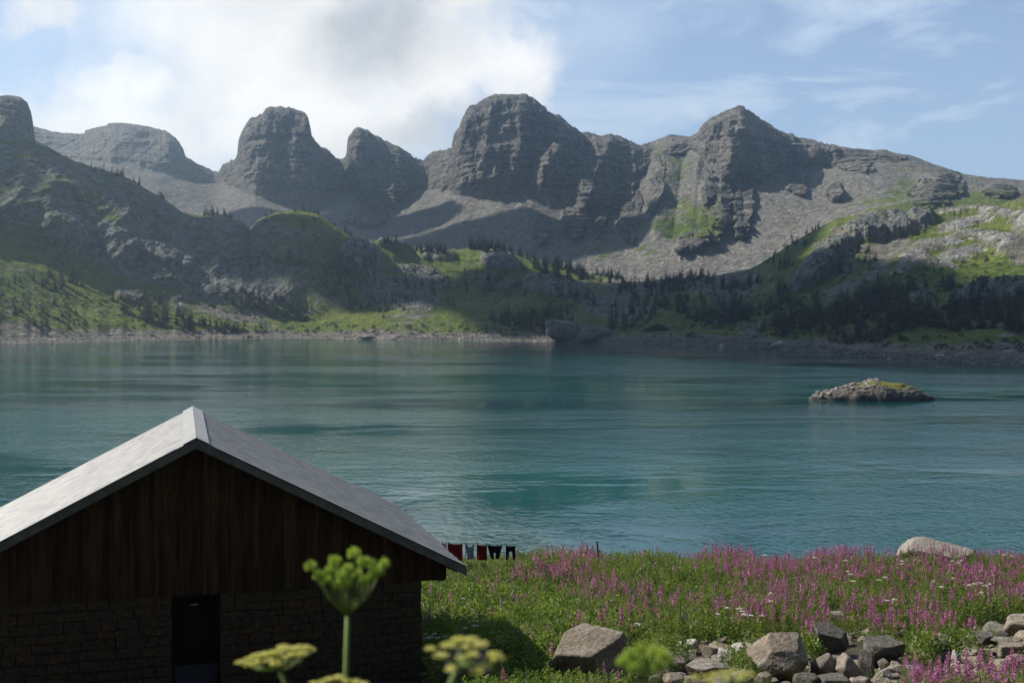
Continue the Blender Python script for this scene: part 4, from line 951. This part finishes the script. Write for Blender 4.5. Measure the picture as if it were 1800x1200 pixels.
# ------------------------------------------------------------------ umbels close to the camera
M_ug = leafmat('umbel_green', (.32, .46, .07), (.58, .68, .18), .5, .5, 60, 1.2)
M_uy = leafmat('umbel_cream', (.80, .80, .30), (.90, .88, .50), .55, .5, 60, 1.1)
M_us = leafmat('umbel_stem', (.16, .25, .05), (.27, .36, .10), .3, .5, 40, 1.1)
def umbel(label, Y, joint, base_px, heads, hr, mat, flat=False, stem_r=.0026, dd=.03):
    """joint and heads in photo pixels at distance Y; hr head radius in pixels"""
    j = Vector((WX(joint[0], Y), Y, WZ(joint[1], Y))); bx_ = WX(base_px[0], Y); dirn = (Vector((bx_, Y, WZ(base_px[1], Y)))-j).normalized()
    zg_ = float(gz(j.x, Y)); L = (j.z-zg_)+.05; foot = Vector((j.x+dirn.x*L*.5, Y+.05, zg_-.03))
    root = empty('hogweed', foot); tag(root, label, 'hogweed')
    rel = lambda p_: p_-foot
    b = MB(); mid = j+dirn*.14
    b.tube([rel(foot), rel(foot.lerp(mid, .6)+Vector((0, 0, .0))), rel(mid), rel(j)], [stem_r*1.6, stem_r*1.35, stem_r*1.1, stem_r*.95], 10); b.build('stem', M_us, root, True)
    for i, (x, y) in enumerate(heads):
        a = i*2.4; yy_ = Y+dd*math.sin(a)*random.uniform(.3, 1)
        h = Vector((WX(x, Y)*yy_/Y, yy_, EYE+(WZ(y, Y)-EYE)*yy_/Y)); r_ = hr/F*Y*random.uniform(.85, 1.12)
        ctrl_ = j.lerp(h, .45)+Vector(((h.x-j.x)*.12, (h.y-j.y)*.12, -.004))
        b = MB(); b.tube([rel(j), rel(ctrl_), rel(h-(h-ctrl_).normalized()*r_*.5)], [.0009, .0008, .0007], 6); ray = b.build('ray', M_us, root, True)
        b = MB(); n = 44 if not flat else 34
        for k in range(n):
            g_ = k*2.399; zz_ = 1-2*(k+.5)/n
            if flat: dv = Vector((math.cos(g_)*math.sqrt(k/n), math.sin(g_)*math.sqrt(k/n), .28*(1-k/n)+random.uniform(-.08, .08)))
            else: dv = Vector((math.cos(g_)*math.sqrt(1-zz_*zz_), math.sin(g_)*math.sqrt(1-zz_*zz_), zz_*.85+.1))
            c = rel(h)+dv*r_*(1 if flat else .74)
            if not flat and zz_ < -.8: continue
            if flat:
                for _k in range(3):
                    c2 = c+Vector((random.gauss(0, .12), random.gauss(0, .12), random.gauss(0, .06)))*r_; b.ball(c2, r_*.115*random.uniform(.8, 1.3), 5, 3, (1, 1, .7), .15)
            else:
                dn = dv.normalized(); c1 = rel(h)+dn*r_*.35; jj = Vector((random.gauss(0, .08), random.gauss(0, .08), random.gauss(0, .08)))*r_
                b.tube([c1, c1+dn*r_*.3+jj*.4, c1+dn*r_*.62+jj, c1+dn*r_*.8+jj*1.2], [r_*.035, r_*.10, r_*.12, r_*.03], 6)
            if k % 2 == 0: b.tube([rel(h)-(h-ctrl_).normalized()*r_*.55, c], .0004, 3, False)
        b.build('umbellet', mat, root, True)
    return root
random.seed(3)
umbel('tall green umbel gone to seed with round clusters, in front of the cabin gable', 1.4, (611, 1082), (607, 1200),
      [(547,995),(560,1011),(575,1021),(589,987),(601,1012),(593,1028),(578,1004),(612,1001),(622,973),(629,1007),(639,988),(653,991),(656,1011),(665,1004),(676,990),(642,1020),(607,1021)], 10.5, M_ug)
umbel('flat yellow green umbel tilted to the left, low before the stone wall', 1.3, (492, 1176), (500, 1200),
      [(424,1164),(438,1158),(452,1153),(466,1149),(480,1147),(494,1144),(508,1140),(522,1139),(536,1138),(545,1142),(455,1163),(475,1160),(495,1156),(515,1150),(498,1137),(530,1150),(440,1168),(486,1166)], 11, M_uy, True, dd=.045)
umbel('blurred cream umbel with loose clusters, before the slate blue panel', 1.0, (808, 1166), (793, 1200),
      [(758,1140),(775,1152),(789,1134),(806,1124),(828,1124),(846,1132),(812,1156),(832,1150),(868,1150),(876,1158),(852,1172),(796,1176),(840,1180),(822,1136)], 12, M_uy, True, dd=.03)
umbel('blurred bright green seed umbel, just right of the largest boulder', .95, (1140, 1212), (1142, 1260),
      [(1096,1163),(1107,1152),(1126,1141),(1131,1156),(1150,1143),(1165,1152),(1145,1166),(1114,1172),(1176,1160),(1130,1176),(1158,1172)], 11, M_ug, dd=.02)
umbel('blurred cream umbel cut by the bottom edge, before the wide cracked slab', .95, (1262, 1216), (1264, 1260),
      [(1206,1194),(1222,1189),(1240,1189),(1256,1185),(1272,1183),(1288,1181),(1304,1181),(1318,1184),(1248,1196),(1278,1192),(1302,1191)], 8, M_uy, True, dd=.035)
umbel('small yellowish umbel barely rising over the bottom edge by the tall stem', 1.2, (590, 1222), (590, 1260),
      [(552,1200),(566,1198),(580,1193),(594,1190),(608,1196),(626,1197),(640,1201)], 9, M_uy, True, dd=.03)

# ------------------------------------------------------------------ islet
ix, iy = np.meshgrid(np.linspace(-17, 17, 200), np.linspace(-8, 8, 110)); PI = [(-14.6,0),(-14.2,.9),(-12.2,2.0),(-10,2.3),(-7,2.9),(-4,3.6),(-1,4.0),(1,4.4),(3,4.3),(7,4.2),(9.5,3.8),(11.5,3.0),(13,2.0),(14,0)]
prof = np.interp(ix, [q[0] for q in PI], [q[1] for q in PI])
edge = (ix/14.3)**2+((iy)/(5.6+.4*np.sin(ix)))**2; edge = edge+fbm(ix*.35, iy*.35, 0*ix, 3)*.22
dome = np.clip(1-edge, -1, 1); dome = np.sign(dome)*np.abs(dome)**.42
iz = np.where(dome > 0, prof*dome*(.84+.03*iy), dome*3)+.0
iz = iz+(dome > 0)*(fbm(ix*.5, iy*.5+3, 0*ix, 5, .6, True)*.45+fbm(ix*1.7, iy*1.7, 0*ix, 3, .6, True)*.16)
stp = iz/.8+fbm(ix*.2, iy*.2, 0*ix)*.7; iz = iz+.22*(sstep(0, .35, stp-np.floor(stp))-(stp-np.floor(stp)))
im = np.zeros(ix.shape+(4,), np.float32); im[..., 3] = 1; im[..., 1] = .95
im[..., 0] = np.clip(1.35-((ix-3)/7.5)**2-((iy+.6)/3.2)**2, 0, 1)*.85*(dome > .3)
M_isl, t = material('islet_rock'); oc = t.n('ShaderNodeTexCoord').outputs['Object']
n1 = t.noise(t.scale(oc, (1, 1, 2.5)), .8, 7, .65); n2 = t.noise(oc, 4, 6, .7); sep = t.n('ShaderNodeSeparateXYZ', {0: oc}).outputs[2]
c = t.mix(t.ramp(n1, .35, .65), (.06, .056, .05), (.19, .175, .15)); c = t.mix(t.ramp(n2, .35, .6, .5, 0), c, (.03, .028, .026))
c = t.mix(t.ramp(t.math('ADD', sep, t.math('MULTIPLY', n1, 1.2)), 1.7, .9, 0, .7), c, (.05, .048, .045))
gm = t.n('ShaderNodeSeparateColor', {0: t.n('ShaderNodeAttribute', attribute_name='mask').outputs['Color']}).outputs[0]
c = t.mix(t.ramp(t.math('ADD', gm, t.math('MULTIPLY', t.math('SUBTRACT', t.noise(oc, 1.2, 5, .7), .5), 1.6)), .45, .6), c, (.15, .15, .03))
finish(t, c, .95, t.math('ADD', n1, t.math('MULTIPLY', n2, .5)), .5, 1, spec=.15)
isl = link('islet', make_mesh('islet', np.stack([ix, iy, iz], -1).reshape(-1, 3), gridfaces(*ix.shape), M_isl, True, {'mask': im}), loc=(WX(1532, 276), 276, 0))
tag(isl, 'low rocky islet with a patch of yellowish grass in the turquoise lake', 'islet')
def islpt(x, y):
    i = int(np.clip(round((x+17)/34*199), 0, 199)); j = int(np.clip(round((y+8)/16*109), 0, 109)); return (x, y, float(iz[j, i]))
def ireg():
    return random.uniform(-13, 2), random.uniform(-3.5, 3.5)
M_ist = noisy('islet_stone', (.14, .128, .11), (.27, .245, .21), 1.0, .9, .02)
random.seed(5)
ob = rubble('loose_rock', 130, ireg, M_ist, .35, 1.7, lambda x, y: islpt(x, y) if islpt(x, y)[2] > .6 else None); ob.parent = isl; ob['kind'] = 'stuff'
for x, y, s_ in ((.6, 2.2, 1.6), (1.9, 2.4, 1.9), (-.8, 2, 1.4), (-13, 0, 1.2)):
    v_, f_ = rock_verts(int(300+x*7), 12, 4); p_ = islpt(x, y); o = link('rock', make_mesh('rock', v_*np.array([s_*1.3, s_, s_*.8])+np.array(p_), f_, M_ist, True), isl)

# ------------------------------------------------------------------ rocks and a hut on the far shore
M_lime = rock_mat('limestone', (.26, .25, .23), (.42, .405, .38), (.45, .44, .42), .05, sc=.12)
M_frock = rock_mat('shore_rock', (.13, .12, .11), (.25, .235, .215), (.28, .27, .25), .08, sc=.12)
def frock(name, label, cat, cx, y0, y1, wpx, mat, seed, dep=.6, parts=None, group=None):
    p_ = on_valley(cx, y1); w_ = wpx/F*p_.y; D = w_*dep; zt = WZ(y0, p_.y+D*.4); zb = min(p_.z, WZ(y1, p_.y))-1.5
    v_, f_ = rock_verts(seed, 26, 5, .17); v_ = v_*(1+.10*fbm(v_[:, 0]*7+seed, v_[:, 1]*7, v_[:, 2]*5, 5, .65, True))[:, None]*np.array([w_, D, zt-zb])+np.array([0, 0, (zt-zb)/2])
    o = link(name, make_mesh(name, v_, f_, mat, True), loc=(p_.x, p_.y+D*.45, zb)); tag(o, label, cat, group); return o
frock('rock_dome', 'large domed grey rock on the far shore below the spruces', 'rock', 1002, 562, 600, 84, M_frock, 81)
frock('rock_dome', 'lower shoulder of bare rock joined to the right of the large shore dome', 'rock', 1046, 572, 600, 60, M_frock, 83)
frock('boulder', 'single white boulder lying on the far shore', 'boulder', 1369, 600, 610, 27, M_pale, 85)
frock('boulder', 'pale block in the dark wood above the far shore, left of the white boulder', 'boulder', 1322, 577, 594, 24, M_lime, 87)
frock('rock', 'low dark rocky spit with a pale tip reaching into the lake on the left', 'rock', 652, 586, 600, 66, M_frock, 89, .8)
frock('rock', 'low rock joining the rocky spit to the beach', 'rock', 688, 588, 600, 60, M_frock, 91, .8)
frock('boulder', 'lone dark boulder at the water line of the left beach', 'boulder', 225, 584, 590, 22, M_frock, 93)
def shreg():
    x = random.uniform(-50, 1850); return x, float(np.interp(x, [q[0] for q in WL], [q[1] for q in WL]))-random.uniform(1, 11)**1.0
ob = rubble('shore_stones', 2600, shreg, M_frock, .6, 2.6, on_valley); tag(ob, 'stones and rubble along the far shoreline', 'stones', kind='stuff')
def srn():
    return random.uniform(600, 1750), random.uniform(380, 500)
hp = on_valley(1158, 582); b = MB(); hw, hd = 10, 4
b.add([(-hw, -hd, 1.2), (hw, -hd, 1.2), (0, -hd, 5.6), (-hw, hd, 1.2), (hw, hd, 1.2), (0, hd, 5.6), (-hw, -hd, .8), (hw, -hd, .8), (-hw, hd, .8), (hw, hd, .8)], [(0, 2, 5, 3), (2, 1, 4, 5), (6, 7, 1, 2, 0), (9, 8, 3, 5, 4), (0, 3, 8, 6), (7, 9, 4, 1)])
hut = empty('hut', (hp.x, hp.y+2, hp.z-.4), R(-12)); tag(hut, 'low hut with dark gabled roof at the foot of the wood on the far shore', 'hut')
b.build('roof', M_door, hut); b = MB(); b.box((0, 0, .2), (16, 6.5, 2.2)); b.build('wall', M_wstone, hut); b = MB(); b.box((-2, -3.3, .3), (1.6, .2, 1.9)); b.build('door', M_door, hut)

# ------------------------------------------------------------------ conifers
M_con = leafmat('conifer_needles', (.009, .020, .009), (.026, .048, .015), .12, .7, .35, 1.2)
M_con2 = leafmat('larch_needles', (.03, .055, .014), (.075, .115, .028), .25, .7, .35, 1.3)
M_trunk = noisy('bark', (.06, .045, .035), (.10, .08, .06), 3, .9, .02)
def conifer(seed, slim=.2, dense=1.0):
    """unit-height crown and trunk"""
    r = np.random.default_rng(seed); q = Q(); L = 22; off = rdir(r)*.01
    for k in range(L):
        z = .07+.9*k/L; rad = slim*(1-z)**.8*(.8+.35*r.random())+.012; nb = max(4, int((12-7*k/L)*dense))
        for i in range(nb):
            if r.random() < .14: continue
            a = r.uniform(0, 6.283); d = np.array([math.cos(a), math.sin(a), 0]); rr_ = rad*r.uniform(.65, 1.15); w_ = np.array([-d[1], d[0], 0])
            dr = np.array([0, 0, -.30+.25*z]); p0 = off*k+np.array([0, 0, z])
            q.leaf(p0, (d+dr)*rr_, w_*rr_*.26+np.array([0, 0, r.uniform(-.008, .008)]), 0, .6)
            q.leaf(p0+(d+dr)*rr_*.45, (d*.6+w_*.4+dr)*rr_*.6+np.array([0, 0, -.01]), w_*rr_*.14, 0, .6)
            q.leaf(p0+(d+dr)*rr_*.45, (d*.6-w_*.4+dr)*rr_*.6+np.array([0, 0, -.012]), w_*rr_*.14, 0, .6)
    q.leaf([0, 0, .9], np.array([0, 0, .1]), np.array([.008, 0, 0]), 0)
    return q.arr()
def shrub(seed):
    r = np.random.default_rng(seed); q = Q()
    for i in range(150):
        d = r.normal(size=3); d /= np.linalg.norm(d); d[2] = abs(d[2]); lump = 1+.35*math.sin(3*math.atan2(d[1], d[0])+seed)
        p = d*np.array([.6*lump, .6*lump, .8])*r.uniform(.5, 1)**.4; e = d+r.normal(size=3)*.5; e /= np.linalg.norm(e); w_ = np.cross(e, r.normal(size=3)); w_ /= np.linalg.norm(w_)+1e-6
        q.leaf(p, e*.22, w_*.08, 0)
    return q.arr()
CON = [conifer(i, s_, dn) for i, (s_, dn) in enumerate([(.17, 1), (.21, 1), (.25, .9), (.19, 1.1), (.23, .8), (.28, .9)])]
SHR = [shrub(i) for i in range(4)]
tb = MB(); tb.tube([(0, 0, -.06), (0, 0, .4), (0, 0, .95)], [.02, .013, .003], 6); ME_TR = tb.mesh('trunk', M_trunk)
ME_C = [make_mesh('crown', v_, f_, M_con) for v_, f_, m_ in CON]; ME_L = [make_mesh('crown', v_, f_, M_con2) for v_, f_, m_ in CON]
# clusters: cx, cy, rx, ry, rot, n, hmin, hmax (metres), larch share, label
CL = [
 (180,303,38,5,14,12,7,12,.2,'conifer in the row along the high grassy crest of the left ridge'),
 (240,322,6,4,0,2,9,12,0,'conifer standing apart lower down the crest of the left ridge'),
 (283,344,7,4,20,4,8,11,0,'conifer in the small tuft where the left ridge crest drops'),
 (383,378,24,4,3,11,8,13,.1,'conifer on top of the grey spires left of the green knoll'),
 (470,385,18,8,-30,6,5,9,.2,'conifer on the left flank of the grassy knoll'),
 (540,371,36,5,0,8,5,9,.1,'conifer dotted along the top of the grassy knoll'),
 (620,425,30,14,30,8,5,9,.2,'conifer on the sunny right shoulder of the knoll'),
 (688,427,14,5,10,8,9,14,.1,'conifer in the dark clump on the bare hummock right of the knoll'),
 (757,441,34,5,6,22,9,14,.8,'light green larch in the row on the central crest'),
 (852,438,36,5,3,26,11,17,.05,'dark conifer in the row right of the light green larches'),
 (930,455,36,7,20,16,9,14,0,'conifer on the crest sloping down right of the dark row'),
 (985,476,46,12,14,34,10,16,0,'conifer in the thick dark belt under the grey scree'),
 (1060,488,44,12,8,26,9,14,0,'conifer in the belt under the scree, further right'),
 (860,500,70,22,10,24,8,13,.05,'conifer scattered between the pale outcrops of the central hill'),
 (740,490,60,26,15,16,7,12,.1,'conifer on the shaded left part of the central hill'),
 (930,565,60,16,0,34,9,14,0,'conifer in the wood left of the large shore dome'),
 (1090,575,26,10,0,10,9,13,0,'conifer right beside the large shore dome'),
 (1150,540,70,22,0,36,9,15,0,'conifer in the wood above the low hut'),
 (1260,545,60,28,0,42,9,16,0,'conifer in the dark wood above the white boulder'),
 (95,500,60,12,8,10,12,17,.5,'tall larch on the sunlit slope at the far left'),
 (270,550,80,22,18,56,8,14,.45,'tree of the thicket on the sunlit lower left slope'),
 (60,548,90,24,14,34,5,9,.4,'small tree on the sunlit slope left of the thicket'),
 (400,575,80,12,8,12,5,9,.2,'small tree above the left beach'),
 (1385,448,40,22,-35,22,6,10,.2,'conifer in the patch left of the leaning grey bluff'),
 (1430,405,26,12,-40,5,5,9,.3,'conifer on the bare slope above the leaning grey bluff'),
 (1520,455,24,18,50,9,6,10,.3,'conifer on the slope between the two grey bluffs'),
 (1556,382,3,1,0,1,8,8,0,'lone conifer on top of the dark cliff of the right hill'),
 (1630,400,4,3,0,1,8,8,0,'lone conifer left of the pale limestone pavement'),
 (1482,486,20,10,0,5,7,10,.2,'conifer at the lower edge of the sunlit slope'),
 (1560,540,60,28,0,42,10,15,0,'dark conifer on the right shore below the grey bluffs'),
 (1700,560,80,26,0,54,9,14,0,'dark conifer in the middle of the wood on the right shore'),
 (1790,560,50,30,0,30,9,14,0,'dark conifer at the right edge of the picture'),
 (1400,560,60,26,0,30,8,13,0,'conifer in the shaded glade behind the white boulder'),
 (1520,600,70,8,0,18,6,9,0,'small conifer just above the right shoreline'),
 (1750,500,50,14,-8,10,4,8,.1,'small conifer on the rocky rim above the right wood'),
 (1640,320,1,1,0,0,5,5,0,''),
]
random.seed(21); far_out = []; n_ind = 0
allt = []
for (a, b_, rx, ry, ro, n, h0, h1, lar, lab) in CL:
    for k in range(n):
        th = random.uniform(0, 6.283); q = math.sqrt(random.random()); x_ = q*math.cos(th)*rx; y_ = q*math.sin(th)*ry; c, s = math.cos(R(ro)), math.sin(R(ro))
        p_ = on_valley(a+x_*c-y_*s, b_+x_*s+y_*c); h = random.uniform(h0, h1)*random.choice((.75, .9, 1, 1, 1.15)); third = 'left' if x_ < -rx*.3 else 'right' if x_ > rx*.3 else 'middle'; isl_ = random.random() < lar; kind_ = 'larch' if isl_ else 'conifer'
        third = third if n < 28 else ('far left' if x_ < -rx*.6 else 'left' if x_ < -rx*.2 else 'middle' if x_ < rx*.2 else 'right' if x_ < rx*.6 else 'far right')
        l2 = lab if n < 4 else (('tallest ' if h > h0+(h1-h0)*.8 else 'taller ' if h > (h0+h1)/2 else 'shorter ' if h > h0+(h1-h0)*.15 else 'shortest ')+lab.replace('light green larch', kind_ if not isl_ else 'light green larch').replace('conifer', kind_, 1)+', '+third+' part'); 
        while len(l2.split()) > 16: l2 = l2.replace('the ', '', 1)
        allt.append((h/p_.y, p_, h, isl_, l2))
allt.sort(key=lambda q: -q[0])
for i, (_, p_, h, lar, lab) in enumerate(allt):
    if i < 300:
        o = empty('larch' if lar else 'conifer', p_, random.random()*6.28); o.scale = (h*random.uniform(.85, 1.2), h*random.uniform(.85, 1.2), h)
        tag(o, lab, 'tree', 'trees: '+lab.split(' ', 1)[1]); link('trunk', ME_TR, o); link('crown', (ME_L if lar else ME_C)[i % 6], o)
    else: far_out.append((p_.x, p_.y, p_.z-.3, h))
# the rest of the far wood
def wood(n, cl, h0, h1):
    for _ in range(n):
        a, b_, rx, ry, ro = random.choice(cl); th = random.uniform(0, 6.283); q = math.sqrt(random.random()); x_ = q*math.cos(th)*rx; y_ = q*math.sin(th)*ry; c, s = math.cos(R(ro)), math.sin(R(ro))
        xx_ = a+x_*c-y_*s; yy_ = b_+x_*s+y_*c; p_ = on_valley(xx_, yy_)
        if float(fbm(p_.x*.02, p_.y*.011, 3.3, 3))+float(fbm(p_.x*.006, p_.y*.004, 7.3, 2)) > -.16+.16*random.random(): far_out.append((p_.x, p_.y, p_.z-.3, random.uniform(h0, h1)))
wood(640, [(985,476,60,12,14),(1060,488,60,12,8),(1150,505,80,14,4),(1230,500,70,16,0),(930,560,80,20,0),(1150,550,80,20,0),(1260,550,70,24,0),(1180,525,170,40,0)], 6, 15)
wood(620, [(1560,550,90,36,0),(1700,555,100,40,0),(1820,550,70,44,0),(1400,560,90,34,0),(1330,520,60,26,0),(1650,530,180,30,0),(1500,570,160,24,0)], 5, 15)
wood(200, [(270,553,90,22,15),(120,530,110,24,14),(360,572,60,12,10)], 4, 11)
wood(460, [(700,470,50,14,10),(960,500,70,24,10),(600,500,50,40,20),(860,500,90,24,10),(740,490,70,26,15),(700,540,110,20,0),(620,480,60,30,20),(480,540,90,18,12)], 5, 10)
fo = []; MATS_SAVE = MATS; place(np.array(far_out), [(v_, f_, m_*0) for v_, f_, m_ in CON], fo); MATS = [M_con]
ob = build_stuff('conifer_wood', fo); tag(ob, 'mass of small dark conifers filling the wood behind the lake', 'wood', kind='stuff')
sh = []
for _ in range(1100):
    a, b_, rx, ry, ro = random.choice([(1600,600,260,14,3),(1250,580,200,16,0),(120,520,180,50,14),(220,560,160,24,12),(1150,520,200,40,5),(1500,520,200,50,0),(950,585,120,8,0),(700,580,200,10,0),(60,540,110,40,14),(300,560,160,24,14),(1300,520,140,30,0),(900,500,180,40,10),(460,560,160,20,10),(1650,540,220,30,0),(1480,440,60,40,-30),(560,400,60,30,10),(400,500,180,40,16),(1700,480,140,30,-5)])
    th = random.uniform(0, 6.283); q = math.sqrt(random.random()); p_ = on_valley(a+q*math.cos(th)*rx, b_+q*math.sin(th)*ry+q*math.cos(th)*rx*math.tan(R(ro))); sh.append((p_.x, p_.y, p_.z-.2, random.uniform(.8, 2.6)))
fo = []; place(np.array(sh), [(v_, f_, m_*0) for v_, f_, m_ in SHR], fo); ob = build_stuff('scrub', fo); MATS = MATS_SAVE
tag(ob, 'low dwarf pine scrub dotted over the shores and hills', 'scrub', kind='stuff')

# ------------------------------------------------------------------ clouds that shade parts of the valley
M_cloud, t = material('cloud'); finish(t, (.85, .86, .88), 1.0, spec=0)
CB = 1150.0
def shade_cloud(spots):
    """one lumpy cloud; spots = (ground point, rx, ry, rz) shaded by each lobe"""
    V = []; Fc = []; o = 0
    for gp, rx, ry, rz_, ang in spots:
        c = Vector(gp)+SUN*((CB-gp[2])/SUN.z); v_, f_ = ICO[5]
        n = 1+.28*fbm(v_[:, 0]*1.6+c.x*.01, v_[:, 1]*1.6+c.y*.01, v_[:, 2]*1.6, 4, .6)+.06*fbm(v_[:, 0]*9+c.x, v_[:, 1]*9, v_[:, 2]*9, 3, .6)
        q = v_*n[:, None]*np.array([rx, ry, rz_]); ca, sa = math.cos(R(ang)), math.sin(R(ang))
        q = np.stack([q[:, 0]*ca-q[:, 1]*sa, q[:, 0]*sa+q[:, 1]*ca, q[:, 2]], -1)+np.array(c); V.append(q); Fc.append(f_+o); o += len(v_)
    ob = link('clouds', make_mesh('clouds', np.concatenate(V), np.concatenate(Fc), M_cloud, True)); tag(ob, kind='structure')
def vpnt(x, y): return tuple(on_valley(x, y))
def farpt(x, y):
    P, X_, Y_, Z_, PY_ = FAR; c = int(np.searchsorted(P, x)); col_ = PY_[14:, c][::-1]; k = int(np.argmax(col_ <= y)); i = len(Y_)-1-k
    return (float(X_[i, c]), float(Y_[i, c]), float(Z_[i, c]))
# wood on the right shore and the valley head
shade_cloud([((30,720,0),70,60,24,0),((110,590,0),90,55,24,0),((190,480,0),90,45,24,0),(vpnt(1760,575),150,80,30,0),(vpnt(1560,560),150,85,30,0),(vpnt(1330,555),150,130,30,0),(vpnt(1150,540),150,150,30,0),(vpnt(1000,520),130,140,28,0),(vpnt(1250,500),170,110,28,0),(vpnt(1120,600),160,60,26,0)])
# face of the left ridge
shade_cloud([((-450,1160,140),150,62,25,0),((-330,1150,80),130,65,25,0),((-225,1140,60),100,62,22,0),((-620,1120,180),160,65,25,-10),(vpnt(700,505),70,50,18,0)])
# the central massif
shade_cloud([(farpt(860,430),200,110,40,0),(farpt(1080,420),110,70,40,0),(farpt(690,400),150,110,40,0),(farpt(520,395),130,100,36,0)])

# ------------------------------------------------------------------ air
hz = bpy.data.materials.new('haze'); hz.use_nodes = True; t = NT(hz.node_tree)
pv = t.n('ShaderNodeVolumePrincipled', {'Color': (.62, .82, 1.0, 1), 'Density': .00014, 'Anisotropy': .72})
t.link(pv.outputs[0], t.n('ShaderNodeOutputMaterial').inputs['Volume'])
b = MB(); b.box((0, 2000, 228), (9000, 5400, 484)); hb = b.build('haze', hz); tag(hb, 'thin pale haze filling the valley', 'haze', kind='stuff')
